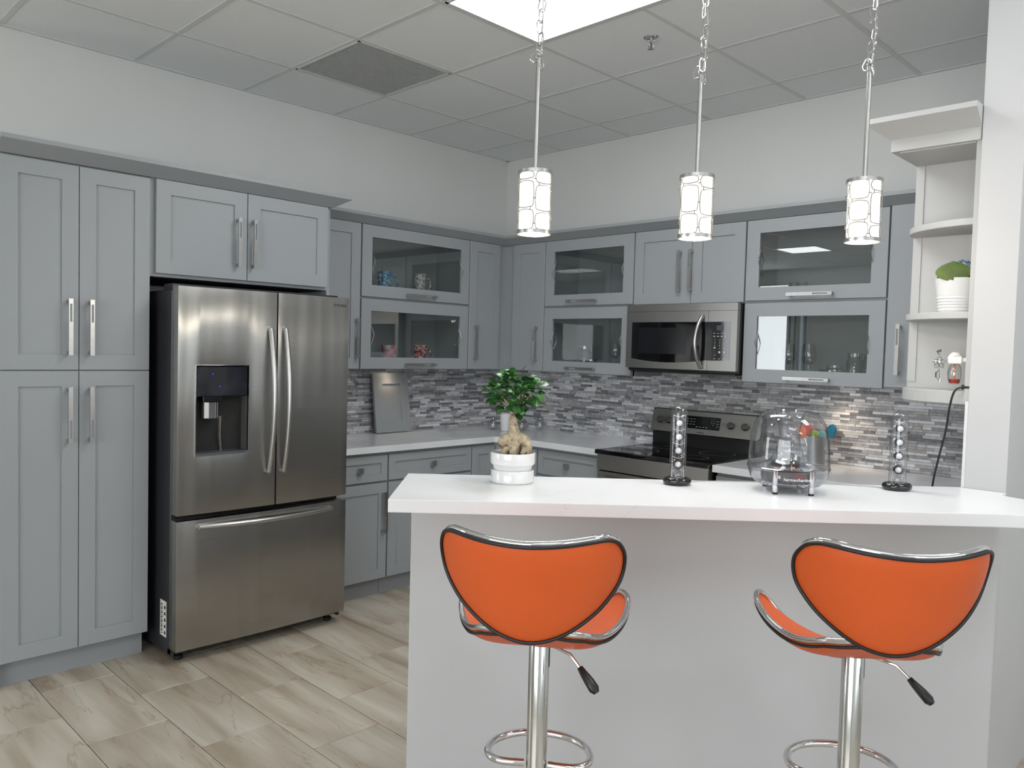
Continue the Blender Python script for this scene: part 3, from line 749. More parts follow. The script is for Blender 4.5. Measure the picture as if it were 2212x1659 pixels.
mpan(.0, MW, 1.752, 1.794).build('top_vent_panel', m_steel2, e, smooth=True)
dr = mpan(.0, .571, 1.412, 1.7505).build('door', m_steel2, e, smooth=True)
cp = mpan(.5725, MW, 1.412, 1.7505, 4).build('control_side', m_steel2, e, smooth=True)
m = MB(); n = 10                                  # black window with sagging bottom edge
for i in range(n):
    a, c = .043+(.571-.043)*i/n, .043+(.571-.043)*(i+1)/n
    zb = lambda x: 1.472-.022*(1-((x-.30)/.28)**2) if abs(x-.30) < .28 else 1.472
    m.poly([(a, mf(a)-.0012, zb(a)), (c, mf(c)-.0012, zb(c)), (c, mf(c)-.0012, 1.688), (a, mf(a)-.0012, 1.688)])
m.build('window', m_bglass, dr)
MB().box(.10, .43, -.4247, -.4242, 1.50, 1.655).build('window_screen', M('perforated screen', srgb(26, 27, 30), .15, noise=(300, .3)), dr)
kp = MB()
kp.poly([(.5735, mf(.5735)-.0012, 1.468), (.708, mf(.708)-.0012, 1.472), (.708, mf(.708)-.0012, 1.688), (.5735, mf(.5735)-.0012, 1.688)])
kp = kp.build('control_panel', m_bglass, cp)
MB().box(.625, .665, mf(.64)-.0022, mf(.64)-.0016, 1.640, 1.668).build('display', M('display grey', srgb(60, 62, 66), .3, noise=(8, .02)), kp)
for r, row in enumerate((('1', '2', '3'), ('4', '5', '6'), ('7', '8', '9'), ('', '0', ''))):
    for c_, s in enumerate(row):
        if s: lettering(s, .011, m_mark, kp, (.617+c_*.030, mf(.64)-.0024, 1.585-r*.0155))
t = MB()
for r, z in enumerate((1.622, 1.604)):
    for c_ in range(4): t.box(.606+c_*.0235, .618+c_*.0235, mf(.64)-.0022, mf(.64)-.0017, z, z+.0025+.002*r)
for z in (1.539,): t.box(.610, .622, mf(.64)-.0022, mf(.64)-.0017, z, z+.006); t.box(.672, .684, mf(.64)-.0022, mf(.64)-.0017, z, z+.004)
for c_ in range(3): t.box(.610+c_*.03, .622+c_*.03, mf(.64)-.0022, mf(.64)-.0017, 1.478, 1.481)
t.box(.612, .624, mf(.64)-.0022, mf(.64)-.0017, 1.500, 1.5015); t.build('button_print', m_mark, kp)
for x in (.647, .678): MB().lathe([(.003, 0), (.0065, 0), (.0065, .0006), (.003, .0006)], n=16).build('button', m_mark, kp).matrix_local = Matrix.Translation((x, mf(.64)-.0018, 1.517)) @ Matrix.Rotation(PI/2, 4, 'X')
pts = []
for i in range(15):
    t_ = i/14; pts.append((.535-.016*math.sin(PI*t_), mf(.53)-.006-.045*math.sin(PI*t_)**.8, 1.425+.296*t_))
MB().tube(pts, .0115, 10, sx=1.0).build('handle', m_nickel, dr, smooth=True)
MB().box(.02, MW-.02, -.38, -.02, 1.388, 1.395).build('underside_grille', m_black, e)

# ------------------------------------------------------------------ range
e = empty('range', (1.492, 0, 0), 0, 'stainless electric range with black glass cooktop and knobs', 'stove')
RW = .758
MB().box(.003, RW-.003, -.62, -.03, .0, .895).build('body', m_black, e)
MB().box(0, RW, -.690, -.06, .895, .921).build('cooktop', m_bglass, e, bevel=.006, seg=2)
m = MB()
for (x, y, r) in ((.20, -.50, .105), (.56, -.50, .085), (.20, -.24, .08), (.56, -.24, .105)):
    m.lathe([(r-.0015, .9213), (r, .9213)], (x, y), 40, caps=False)
m.build('burner_ring', m_mark, e)
bgp = [(-.112, 1.008), (-.078, 1.150), (-.03, 1.150), (-.03, .915), (-.085, .915), (-.085, 1.0)]
m = MB(); n_ = len(bgp); m.raw([(0, y, z) for y, z in bgp]+[(RW, y, z) for y, z in bgp], [tuple(range(n_)), tuple(range(2*n_-1, n_-1, -1))]+[(i, (i+1) % n_, n_+(i+1) % n_, n_+i) for i in range(n_)])
bgd = m.build('backguard', m_black, e)
sl = (1.150-1.008)/(.112-.078)                     # slope of face
def face(z): return -.112+(z-1.008)*(.034/.142)
def fquad(x0, x1, z0, z1, off, mat, name, parent, th=.001):
    m = MB(); a, c = face(z0)-off, face(z1)-off
    m.raw([(x0, a, z0), (x1, a, z0), (x1, c, z1), (x0, c, z1), (x0, a+off, z0), (x1, a+off, z0), (x1, c+off, z1), (x0, c+off, z1)],
          [(0, 1, 2, 3), (4, 7, 6, 5), (0, 4, 5, 1), (1, 5, 6, 2), (2, 6, 7, 3), (3, 7, 4, 0)])
    return m.build(name, mat, parent)
pan = MB(); zc0, zc1 = 1.008, 1.146; r_ = .02; rp = []
for cx_, cz_, a_ in ((r_, zc0+r_, PI), (RW-r_, zc0+r_, 1.5*PI), (RW-r_, zc1-r_, 0), (r_, zc1-r_, .5*PI)):
    for k in range(5): rp.append((cx_+r_*math.cos(a_+k*PI/8), cz_+r_*math.sin(a_+k*PI/8)))
N_ = len(rp); pan.raw([(x, face(z)-.004, z) for x, z in rp]+[(x, face(z), z) for x, z in rp], [tuple(range(N_)), tuple(range(2*N_-1, N_-1, -1))]+[(i, (i+1) % N_, N_+(i+1) % N_, N_+i) for i in range(N_)])
pan = pan.build('control_panel', m_steel2, e)
ds = fquad(.245, .492, 1.042, 1.118, .0052, m_bglass, 'display', pan)
tilt = math.atan(.034/.142)
KN = MB().lathe([(.0215, 0), (.0215, .006), (.019, .010), (.0175, .024), (.001, .025)], n=20).box(-.0035, .0035, -.018, .018, .024, .030).mesh('knob', m_black, smooth=True)
for x in (.061, .125, .561, .655):
    inst('knob', KN, pan, (x, face(1.078)-.004, 1.078), (PI/2-tilt, 0, .35))
    t = MB()
    for k in range(9):
        a_ = -PI*.75+PI*1.5*k/8; z = 1.078+.029*math.cos(a_); xx = x+.029*math.sin(a_); t.box(xx-.001, xx+.001, face(z)-.0048, face(z)-.004, z-.001, z+.001)
    t.build('dial_marks', m_ink, pan)
for r, row in enumerate(('123', '456', '789', ' 0 ')):
    for c_, s in enumerate(row):
        if s.strip(): z = 1.106-r*.012; lettering(s, .008, m_mark, ds, (.432+c_*.012, face(z)-.0060, z), (PI/2-tilt, 0, 0))
t = MB()
for r in range(3):
    for c_ in range(3): z = 1.098-r*.016; t.box(.262+c_*.022, .274+c_*.022, face(z)-.0058, face(z)-.0052, z, z+.0022)
for c_ in range(4): z = 1.052; t.box(.33+c_*.022, .342+c_*.022, face(z)-.0058, face(z)-.0052, z, z+.003)
for r in range(3): z = 1.095-r*.016; t.box(.468, .482, face(z)-.0058, face(z)-.0052, z, z+.0025)
t.build('button_print', m_mark, ds)
t = MB(); z = 1.018; t.box(.34, .39, face(z)-.0048, face(z)-.004, z, z+.004); t.build('print', m_ink, pan)
MB().box(.004, RW-.004, -.668, -.62, .80, .893).build('front_trim', m_steel2, e)
od = MB().box(.004, RW-.004, -.665, -.62, .19, .792).build('oven_door', m_steel2, e, bevel=.004)
MB().box(.10, RW-.10, -.6665, -.66, .33, .66).build('window', m_bglass, od)
pts = [(.05+.658*i/12, -.672-.038*math.sin(PI*i/12)**.5, .755) for i in range(13)]
MB().tube(pts, .011, 10).build('handle', m_nickel, od, smooth=True)
MB().box(.004, RW-.004, -.66, -.62, .03, .182).build('drawer', m_steel2, e, bevel=.003)

# ------------------------------------------------------------------ pendants
LINK = []
def stadium(L, Wd, n=6):
    p = []; r = Wd/2; h = L/2-r
    for k in range(n+1): a = PI*k/n; p.append((r*math.cos(a), 0, h+r*math.sin(a)))
    for k in range(n+1): a = PI+PI*k/n; p.append((r*math.cos(a), 0, -h+r*math.sin(a)))
    return p
link_me = MB().tube(stadium(.040, .021), .0020, 6, closed=True).mesh('chain_link', m_chrome, smooth=True)
def on_cyl(u, z, r): a = u/r; return (r*math.sin(a), -r*math.cos(a), z)
def loop(m, u0, u1, z0, z1, r, rc=.007, bulge=.0025, w=.0013):
    P = []
    n = 5
    for (cu, cz, a0) in ((u1-rc, z1-rc, 0), (u0+rc, z1-rc, PI/2), (u0+rc, z0+rc, PI), (u1-rc, z0+rc, 1.5*PI)):
        for k in range(n+1):
            a = a0+PI/2*k/n; P.append((cu+rc*math.cos(a), cz+rc*math.sin(a)))
        # straight edge subdivisions follow with a slight barrel bulge
        nx = {0: ((u1-rc, z1), (u0+rc, z1), (0, 1)), 1: ((u0, z1-rc), (u0, z0+rc), (-1, 0)), 2: ((u0+rc, z0), (u1-rc, z0), (0, -1)), 3: ((u1, z0+rc), (u1, z1-rc), (1, 0))}[round(a0/(PI/2))]
        (ax, az), (bx, bz), (ox, oz) = nx
        for k in range(1, 6):
            t = k/6; s = 4*t*(1-t)*bulge; P.append((ax+(bx-ax)*t+ox*s, az+(bz-az)*t+oz*s))
    m.tube([on_cyl(u, z, r) for u, z in P], w, 4, closed=True)
def pendant(x, y, zt, zrod, label, rot, seed, lean):
    e = empty('pendant_lamp', (x, y, CH), rot, label, 'lamp', 'pendant lamps over the bar')
    zb = zt-.192; R = .0515; o = -CH
    MB().lathe([(.001, zt+o), (.047, zt+o-.001), (.047, zt+o-.004), (.001, zt+o-.004)], n=32).build('top_cap', m_nickel, e, smooth=True)
    MB().lathe([(.0465, zt-.003+o), (.0465, zb+.004+o)], n=40, caps=False).build('lamp_shade', m_shade, e, smooth=True)
    MB().lathe([(.001, zb+.012+o), (.0455, zb+.012+o)], n=40, caps=False).build('diffuser', m_shade, e)
    g = MB()
    for z in (zt-.011, zb): MB().lathe([(R-.001, z+o), (R+.001, z+o), (R+.001, z+.011+o), (R-.001, z+.011+o), (R-.001, z+o)], n=40, caps=False).build('rim_band', m_nickel, e, smooth=True)
    m = MB(); circ = 2*PI*R; nc = 5; pw = circ/nc; rnd = random.Random(seed)
    zi0, zi1 = zb+.011, zt-.011; H = zi1-zi0
    lay = [(0, .30, .78, 1), (0, .22, .74, 1), (0, .28, .66, 1), (0, .22, .80, 1), (0, .36, .86, 1)]
    for c in range(nc):
        u0 = c*pw+.0045; u1 = (c+1)*pw-.0045; s = lay[(c+seed) % nc]
        for k in range(3):
            a = zi0+H*s[k]+(.005 if k else .0); b_ = zi0+H*s[k+1]-(.005 if k < 2 else .0)
            loop(m, u0, u1, a+o, b_+o, R)
            if k < 2:
                uu = u0+.008 if (c+k) % 2 else u1-.008; m.tube([on_cyl(uu, b_+o, R), on_cyl(uu, b_+.010+o, R)], .0014, 4)
            zm = (a+b_)/2+(.01 if c % 2 else -.012)
            m.tube([on_cyl(u1, zm+o, R), on_cyl(u1+.009, zm+o, R)], .0014, 4)
    m.build('lattice', m_latt, e, smooth=False)
    MB().cyl((0, 0, zt+o), (0, 0, zrod+o), .0068, 14).tube([(0, 0, zrod+o-.012), (0, 0, zrod+o)], .0085, 12).build('rod', m_nickel, e, smooth=True)
    MB().tube([(R*math.sin(t)*0+.0085*math.cos(t), 0, zrod+.004+o+.0085*math.sin(t)) for t in [2*PI*k/12 for k in range(12)]], .0018, 6, closed=True).build('loop_ring', m_nickel, e, smooth=True)
    # chain up to the ceiling hook
    l = bpy.data.lights.new('lamp_bulb', 'POINT'); l.energy = 3.5; l.color = (1, .92, .80); l.shadow_soft_size = .03
    lo = bpy.data.objects.new('lamp_bulb', l); COL.objects.link(lo); lo.parent = e; lo.location = (0, 0, zb+o-.03)
    z = zrod+.028; k = 0; pitch = .0325
    while z+o < -.03:
        f = (z-zrod)/(CH-zrod); dx = lean*math.sin(f*7+seed)*.9; dy = .003*math.sin(k*1.7+seed)
        inst('chain_link', link_me, e, (dx+.0035*math.sin(k*2.1+seed), dy, z+o), (.12*math.sin(k*1.3), .22*math.sin(k*1.9+seed), (k % 2)*PI/2+.5+.3*math.sin(k)))
        z += pitch; k += 1
    for q in ((.010, -.012, -.4, 1.1), (-.010, .006, .5, .3)):      # loose tail links at the rod
        inst('chain_link', link_me, e, (q[0], 0, zrod+q[1]+o), (0, q[2], q[3]))
    wire = [(.006+lean*math.sin(f*7+seed), .004, (zrod+(CH-.01-zrod)*f)+o) for f in [i/20 for i in range(21)]]
    MB().tube(wire, .0018, 6).build('wire', M('clear lamp cord', srgb(190, 190, 186), .3, noise=(5, .02)), e, smooth=True)
    MB().lathe([(.001, -.001), (.022, -.001), (.024, -.008), (.008, -.016), (.004, -.03), (.001, -.03)], n=20).build('ceiling_hook', m_nickel, e, smooth=True)
pendant(2.752, -2.618, 2.046, 2.385, 'leftmost of the three pendant lamps, above the potted ficus', .75, 0, .004)
pendant(3.102, -2.268, 2.047, 2.352, 'middle pendant lamp, between the other two over the bar', .72, 0, .010)
pendant(3.466, -1.904, 2.050, 2.390, 'rightmost pendant lamp, in front of the large glass cabinet', .70, 3, -.008)

# ------------------------------------------------------------------ bar stools
HALF = [(0.0, 0.0139), (0.0775, 0.0169), (0.1548, 0.0226), (0.1932, 0.0183), (0.2217, 0.0099), (0.2468, -0.0296), (0.2313, -0.0795), (0.1901, -0.1246), (0.1378, -0.1594), (0.0663, -0.2069), (0.0, -0.2227)]
HALF = [(0.0, 0.0130), (0.0775, 0.0165), (0.1548, 0.0226), (0.1932, 0.0210), (0.2240, 0.0060), (0.2440, -0.0296), (0.2313, -0.0765), (0.1901, -0.1216), (0.1378, -0.1634), (0.0683, -0.2059), (0.0, -0.2227)]
OUT = catmull(HALF+[(-u, v) for u, v in HALF[1:-1][::-1]], True, 5)
def shell(outline, fmap, tf, tb, vc, rings=12):
    m = MB(); N = len(outline); V = []; F = []
    prof = [math.sin(PI/2*k/rings) for k in range(rings+1)]
    for side in (1, -1):
        base_ = len(V)
        for k in prof[1:]:
            tt = (tb if side > 0 else tf)(k)*side
            for u, v in outline: V.append(fmap(u*k, vc+(v-vc)*k, tt))
        V.append(fmap(0, vc, (tb if side > 0 else tf)(0)*side)); c = len(V)-1
        for i in range(N): F.append((c, base_+i, base_+(i+1) % N))
        for r in range(rings-1):
            for i in range(N):
                i2 = (i+1) % N; F.append((base_+r*N+i, base_+r*N+i2, base_+(r+1)*N+i2, base_+(r+1)*N+i))
    return m.raw(V, F)
RB, YC, ZB, TL = .227, -.106, 1.092, .429
def fback(u, v, n):
    ph = u/RB; return ((RB+n)*math.sin(ph), YC-(RB+n)*math.cos(ph)-TL*v, ZB+v-n*.25)
def fseat(u, v, n):
    x = u*.87; y = .165+v*2.033
    if y < -.17: y = -.17+(y+.17)*.5
    return (x*(1+n*.9), y-n*.2, .721-.323*y+1.892*y*y+3.157*x*x+3.388*x*x*y-n)
pad = lambda k: (1-k**5)**.7
def stool():
    e = empty('bar_stool', (0, 0, 0), 0)
    bk = shell(OUT, fback, lambda k: .026*pad(k), lambda k: .010*pad(k), -.09).build('backrest', m_orange, e, smooth=True, angle=80)
    MB().tube([fback(u*1.0, v*1.0, -.006) for u, v in OUT], .0072, 10, closed=True).build('chrome_edge', m_chrome, bk, smooth=True, angle=80)
    MB().tube([fback(u*.99, -.09+(v+.09)*.985, .0045) for u, v in OUT], .0042, 8, closed=True).build('piping', m_pipe, bk, smooth=True, angle=80)
    st = shell(OUT, fseat, lambda k: .085*(1-k**2.2), lambda k: .024*(1-k**8)**.6-.072*(1-k**1.8), -.09).build('seat', m_orange, e, smooth=True, angle=80)
    MB().tube([fseat(u, v, -.004) for u, v in OUT], .0075, 10, closed=True).build('chrome_edge', m_chrome, st, smooth=True, angle=80)
    MB().tube([fseat(u*.995, -.09+(v+.09)*.99, .0080) for u, v in OUT], .0037, 8, closed=True).build('piping', m_pipe, st, smooth=True, angle=80)
    MB().lathe([(.0255, .02), (.0255, .778), (.024, .781), (.001, .781)], n=32).build('column', m_chromed, e, smooth=True)
    MB().box(.0245, .0262, -.006, .006, .725, .775).build('lever_slot', m_black, e)
    MB().lathe([(.205, 0), (.205, .006), (.19, .012), (.10, .022), (.045, .034), (.030, .05), (.0255, .07)], n=48, caps=True).build('base', m_chrome, e, smooth=True)
    P = [(-.030, -.002, .478), (-.085, -.004, .478), (-.118, .012, .478), (-.131, .052, .478), (-.114, .105, .478), (-.066, .146, .478), (0, .160, .478), (.066, .146, .478), (.114, .105, .478), (.131, .052, .478), (.118, .012, .478), (.085, -.004, .478), (.030, -.002, .478)]
    MB().tube(catmull(P, False, 5), .0095, 12).build('footrest', m_chrome, e, smooth=True)
    lv = MB().tube([(.03, -.03, .79), (.080, -.055, .780), (.110, -.073, .752)], .0038, 8).build('lever', m_chrome, e, smooth=True)
    MB().tube([(.105, -.070, .757), (.114, -.077, .747), (.128, -.086, .733), (.141, -.095, .719), (.147, -.099, .712)], [.008, .0105, .0135, .0145, .008], 10, sx=.8).build('grip', m_black, lv, smooth=True)
    return e
s1 = stool(); s1.location = (3.138, -2.968, 0); s1.rotation_euler = (0, 0, math.radians(125.5-90))
tag(s1, 'orange leatherette bar stool under the potted ficus, left of the other', 'bar stool', 'orange bar stools at the bar')
s2 = copy_tree(s1); s2.location = (3.697, -2.446, -.0); s2.rotation_euler = (0, 0, math.radians(128.6-90))
tag(s2, 'orange leatherette bar stool nearest the white short wall, right of the other', 'bar stool', 'orange bar stools at the bar')

# ------------------------------------------------------------------ potted ficus
e = empty('potted_ficus', (2.632, -2.560, BT), .785, 'small ficus bonsai with bulbous roots in a white pot on the bar', 'plant')
pot = MB().lathe([(.001, .0), (.066, .0), (.0705, .004), (.0705, .038), (.068, .042), (.066, .042), (.066, .036), (.001, .036)], n=48).build('saucer', m_ceramic, e, smooth=True, angle=35)
MB().lathe([(.001, .037), (.062, .037), (.0635, .052), (.0665, .056), (.0725, .062), (.0735, .070), (.0735, .094), (.0725, .0975), (.0705, .0985), (.0695, .0965), (.0690, .085), (.001, .085)], n=48).build('pot', m_ceramic, e, smooth=True, angle=35)
MB().lathe([(.0690, .0865), (.05, .0895), (.02, .092), (.0005, .093)], n=36, caps=False).build('soil', m_soil, e, smooth=True)
tr = MB()
def limb(P, R, n=14):
    q = catmull([tuple(list(a)+[r]) for a, r in zip(P, R)], False, 6); tr.tube([p[:3] for p in q], [p[3] for p in q], n)
limb([(.002, 0, .085), (.0, 0, .115), (.002, 0, .135), (.002, 0, .16), (.0, 0, .18), (-.002, 0, .20), (.002, .0, .225)], [.016, .024, .026, .0195, .0150, .0135, .011])
limb([(0, 0, .135), (-.02, -.004, .138), (-.034, -.008, .128), (-.038, -.012, .115)], [.017, .021, .018, .008])
limb([(-.036, -.016, .088), (-.032, -.02, .098), (-.022, -.022, .108), (-.016, -.02, .106)], [.006, .011, .011, .005])
limb([(.005, 0, .138), (.022, -.004, .143), (.038, -.006, .135), (.046, -.008, .120), (.042, -.012, .102), (.034, -.014, .088)], [.016, .0185, .0175, .0155, .0165, .014])
limb([(.0, -.006, .125), (-.002, -.016, .108), (.0, -.018, .088)], [.016, .015, .011])
limb([(.0, .01, .13), (.02, .03, .115), (.025, .035, .09)], [.014, .014, .01])
tips = []
rnd = random.Random(4)
for k in range(13):
    a = 2*PI*k/13+rnd.random()*.3; rr = .045+.035*rnd.random(); z0 = .200+.02*rnd.random(); z1 = .262+.06*rnd.random()
    p1 = (rr*.5*math.cos(a), rr*.5*math.sin(a)*.8, (z0+z1)/2+.01); p2 = (rr*math.cos(a), rr*math.sin(a)*.8, z1)
    limb([(0, 0, z0), p1, p2], [.005, .003, .0016], 6); tips.append((p1, p2))
for k in range(14):
    z = .17+.055*rnd.random(); a = rnd.random()*6.28; tr.ball((.0125*math.cos(a), .0125*math.sin(a), z), .0032, 6, 4)
tr.build('trunk', m_bark, e, smooth=True, angle=80, merge=False)
lm = MB(); prof = [(0, .0006), (.12, .004), (.3, .0092), (.5, .0118), (.7, .0116), (.87, .0078), (1, .0004)]; V = []; F = []; L = .033
for i, (t, wd) in enumerate(prof):
    zz = .004*math.sin(PI*t)-.005*t*t; V += [(-wd, t*L, zz+.0022), (0, t*L, zz), (wd, t*L, zz+.0022)]
for i in range(len(prof)-1):
    for k in range(2): F.append((i*3+k, i*3+k+1, i*3+k+4, i*3+k+3))
lm.raw(V, F); lm.tube([(0, -.008, -.003), (0, .0, 0)], .0008, 4)
leaf_me = lm.mesh('leaf', m_leaf, smooth=True, angle=80)
for k in range(230):
    while True:
        p = Vector((rnd.uniform(-1, 1), rnd.uniform(-1, 1), rnd.uniform(-1, 1)))
        if p.length < 1 and (p.length > .45 or rnd.random() < .35): break
    x, y, z = p.x*.098, p.y*.088, .293+p.z*.052+.014*math.cos(3*math.atan2(p.y, p.x))
    if k < 26: a = rnd.random()*6.28; x, y, z = .040*rnd.random()*math.cos(a)+.012*math.cos(a), .052*math.sin(a)*rnd.random(), .222+.035*rnd.random()
    a = math.atan2(y, x)
    pitch = .9*p.z+rnd.uniform(-.5, .55); yaw = a-PI/2+rnd.uniform(-.7, .7); s = rnd.uniform(.78, 1.18)
    inst('leaf', leaf_me, e, (x-.010*math.cos(a), y-.010*math.sin(a), z), (pitch, rnd.uniform(-.7, .7), yaw), (s, s, s))

# ------------------------------------------------------------------ clear speakers
def stick(x, y, rz, label):
    e = empty('satellite_speaker', (x, y, BT), rz, label, 'speaker', 'clear satellite speakers on the bar')
    b_ = MB(); n = 40; R0, r0 = .034, .0125
    prof = [(.001, .001)]+[(R0+r0*math.sin(a), r0-r0*math.cos(a)) for a in [PI*k/10 for k in range(11)]]+[(.022, .023), (.001, .019)]
    b_.lathe(prof, n=n); o = b_.build('base', m_gloss, e, smooth=True, angle=60); o.scale = (1.0, .80, 1)
    R = .0265; zt = .262; pr = [(R, .018), (R, zt-R)]+[(max(R*math.cos(a), .0002), zt-R+R*math.sin(a)) for a in [PI/2*k/8 for k in range(1, 9)]]
    MB().lathe(pr, n=32, caps=False).build('clear_tube', m_acry, e, smooth=True)
    cone = MB().lathe([(.0002, .004), (.004, .0055), (.0075, .003), (.0105, .0)], n=20, caps=False).mesh('driver_cone', m_conem, smooth=True)
    ring = MB().lathe([(.0105, .0), (.0118, .003), (.0135, .003), (.0145, .0), (.0145, -.006), (.0105, -.006)], n=24, caps=False).mesh('driver_surround', m_black, smooth=True)
    rim = MB().lathe([(.0165, -.004), (.0185, -.002), (.0205, -.004), (.0205, -.006), (.0165, -.006)], n=24, caps=False).mesh('driver_rim', m_acr3, smooth=True)
    mag = MB().lathe([(.010, -.006), (.012, -.012), (.012, -.022), (.0001, -.022)], n=20, caps=False).mesh('driver_magnet', m_chrome, smooth=True)
    for k in range(4):
        z = .068+.0455*k
        dv = inst('driver', cone, e, (0, -.010, z), (PI/2, 0, 0))
        inst('surround', ring, dv); inst('rim', rim, dv); inst('magnet', mag, dv)
    fr = MB()
    for s in (-1, 1): fr.tube([(s*.019, -.004, .022), (s*.020, -.004, .232)], .0014, 6)
    for k in range(5):
        z = .045+.0455*k
        fr.tube([(-.019, -.004, z+.004), (-.009, -.006, z), (0, -.007, z-.0015), (.009, -.006, z), (.019, -.004, z+.004)], .0013, 5)
    fr.build('inner_frame', m_chrome, e, smooth=True)
    MB().ball((0, -.004, .032), .0115, 14, 8).build('cable_boss', m_acr3, e, smooth=True)
m_conem = M('silver driver cone', srgb(226, 226, 230), .35, .3, noise=(200, .05))
m_acr3 = thin_glass('thick acrylic', (.88, .89, .91, 1), 3.5, 1.5, edge=.3, rough=.05, cap=.5)
stick(3.0, -2.158, .70, 'clear acrylic tube speaker left of the dome, black base')
stick(3.515, -1.640, .60, 'clear acrylic tube speaker nearest the white wall, right of the dome')

e = empty('subwoofer', (3.288, -1.962, BT), .66, 'large clear dome speaker on four chrome feet on the bar', 'speaker')
prof = [(.078, .018), (.100, .026), (.116, .042), (.1225, .062), (.1245, .074)]
MB().lathe(prof, n=56, caps=False).build('lower_bowl', m_acry2, e, smooth=True)
MB().lathe([(.001, .018), (.078, .018)], n=40, caps=False).build('bottom_plate', m_acry2, e, smooth=True)
MB().lathe([(.1245, .073), (.128, .076), (.128, .080), (.1245, .083)], n=56, caps=False).build('rim_band', m_acr3, e, smooth=True)
dome = [(.1255, .082), (.1245, .12), (.1215, .16), (.115, .20), (.104, .228), (.087, .248), (.068, .257), (.052, .260)]
dome = catmull(dome, False, 3)
MB().lathe(dome, n=64, caps=False).build('dome', m_acry, e, smooth=True, angle=80)
MB().lathe([(.052, .260), (.047, .252), (.040, .235), (.034, .205), (.030, .178)], n=40, caps=False).build('port_funnel', m_acry2, e, smooth=True, angle=80)
MB().lathe([(.116, .080), (.085, .086), (.062, .098), (.047, .118), (.037, .145), (.032, .170), (.031, .178)], n=48, caps=False).build('inner_bell', m_acry2, e, smooth=True, angle=80)
MB().lathe([(.030, .178), (.034, .179), (.034, .182), (.030, .183), (.030, .178)], n=40, caps=False).build('bell_ring', m_acr3, e, smooth=True)
MB().lathe([(.0002, .115), (.018, .112), (.032, .104), (.040, .094)], n=32, caps=False).build('driver_dome', m_acr3, e, smooth=True)
MB().lathe([(.040, .094), (.052, .092), (.055, .086), (.055, .076), (.046, .074)], n=40, caps=False).build('driver_basket', m_black, e, smooth=True)
MB().lathe([(.055, .078), (.060, .083), (.066, .080), (.066, .076), (.055, .076)], n=40, caps=False).build('driver_ring', m_chrome, e, smooth=True)
m_dk = M('smoked electronics board', srgb(64, 60, 64), .3, .2, noise=(60, .4))
MB().lathe([(.070, .030), (.080, .034), (.084, .046), (.084, .066), (.001, .066)], n=40, caps=False).build('electronics', m_dk, e, smooth=True, angle=40)
t = MB()
for k in range(30):
    a_ = 2*PI*k/30; t.raw([(.0815*math.cos(a_+q*.05), .0815*math.sin(a_+q*.05), zz) for q, zz in ((-1, .033), (1, .033), (1, .040), (-1, .040))], [(0, 1, 2, 3)])
t.build('vent_slots', m_black, e)
MB().raw([(.0848*math.sin(a_), -.0848*math.cos(a_), z) for a_ in (.02, .22, .44) for z in (.052, .064)], [(0, 2, 3, 1), (2, 4, 5, 3)]).build('red_badge', M('dark red plate', srgb(110, 30, 34), .3, noise=(9, .05)), e)
me = text_mesh('harman/kardon', .0135, M('white logo print', srgb(240, 240, 240), .4, noise=(9, .01)), .0003)
for v in me.vertices:
    R_ = .1218; a_ = v.co.x/R_; zz = .053+v.co.y; v.co = Vector(((R_+v.co.z)*math.sin(a_), -(R_+v.co.z)*math.cos(a_), zz))
inst('lettering', me, e, (0, 0, 0), (0, 0, .02))
MB().raw([(.0855*math.sin(a_), -.0855*math.cos(a_), z) for a_ in (-.60, -.48) for z in (.048, .058)], [(0, 2, 3, 1)]).build('label_mark', m_plastic, e)
for a_ in (-.62, .62, PI-.62, PI+.62):
    r_ = .094; x, y = r_*math.sin(a_), -r_*math.cos(a_)
    ft = MB().lathe([(.0075, .004), (.0085, .008), (.0085, .076)], (x, y), 16, caps=True).build('foot', m_chrome, e, smooth=True, angle=35)
    MB().lathe([(.001, .0), (.008, .0), (.009, .002), (.009, .006), (.001, .006)], (x, y), 16).build('foot_pad', m_black, ft, smooth=True, angle=35)
# thin speaker cables behind on the bar
o = MB().tube(catmull([isl(q, w_)+(BT+.0022,) for q, w_ in ((.93, .40), (1.0, .44), (1.1, .452), (1.24, .455), (1.38, .452), (1.52, .43), (1.60, .395))], False, 5), .0014, 6).build('speaker_cable', M('clear cable', srgb(170, 170, 168), .3, noise=(5, .02)), smooth=True)
tag(recentre(o), 'thin pale speaker cable lying along the bar behind the clear speakers', 'cable')

# ------------------------------------------------------------------ shelf flower pot, air freshener, cord
e = empty('flower_pot', (3.556, -1.235, 1.675), 0, 'white ribbed pot of blue hydrangea on the open rounded shelf', 'plant')
pr = [(.001, 0), (.056, 0)]
for k in range(5): z = .006+k*.0105; pr += [(.058+z*.16, z), (.0605+z*.16, z+.003), (.0605+z*.16, z+.006), (.058+z*.16, z+.009)]
pr += [(.068, .066), (.0745, .118), (.0755, .122), (.074, .1225), (.0725, .118), (.070, .105), (.001, .105)]
MB().lathe(pr, n=40).build('pot', m_ceramic, e, smooth=True, angle=45)
def bigleaf(loc, rot, L, Wd, name='leaf'):
    m = MB(); V = []; F = []; n = 9
    for i in range(n+1):
        t = i/n; wd = Wd*math.sin(PI*min(t*.92+.06, 1))**.7*(1-.25*t)
        if i == n: wd = .0008
        zz = .22*L*math.sin(PI*t*.9)*.5
        for k in (-1, -.5, 0, .5, 1): V.append((k*wd, t*L, zz-abs(k)*.18*wd+.0015*math.sin(8*t+3*k)))
    for i in range(n):
        for k in range(4): F.append((i*5+k, i*5+k+1, i*5+k+6, i*5+k+5))
    m.raw(V, F); o = m.build(name, m_hleaf, e, smooth=True, angle=80); o.location = loc; o.rotation_euler = rot
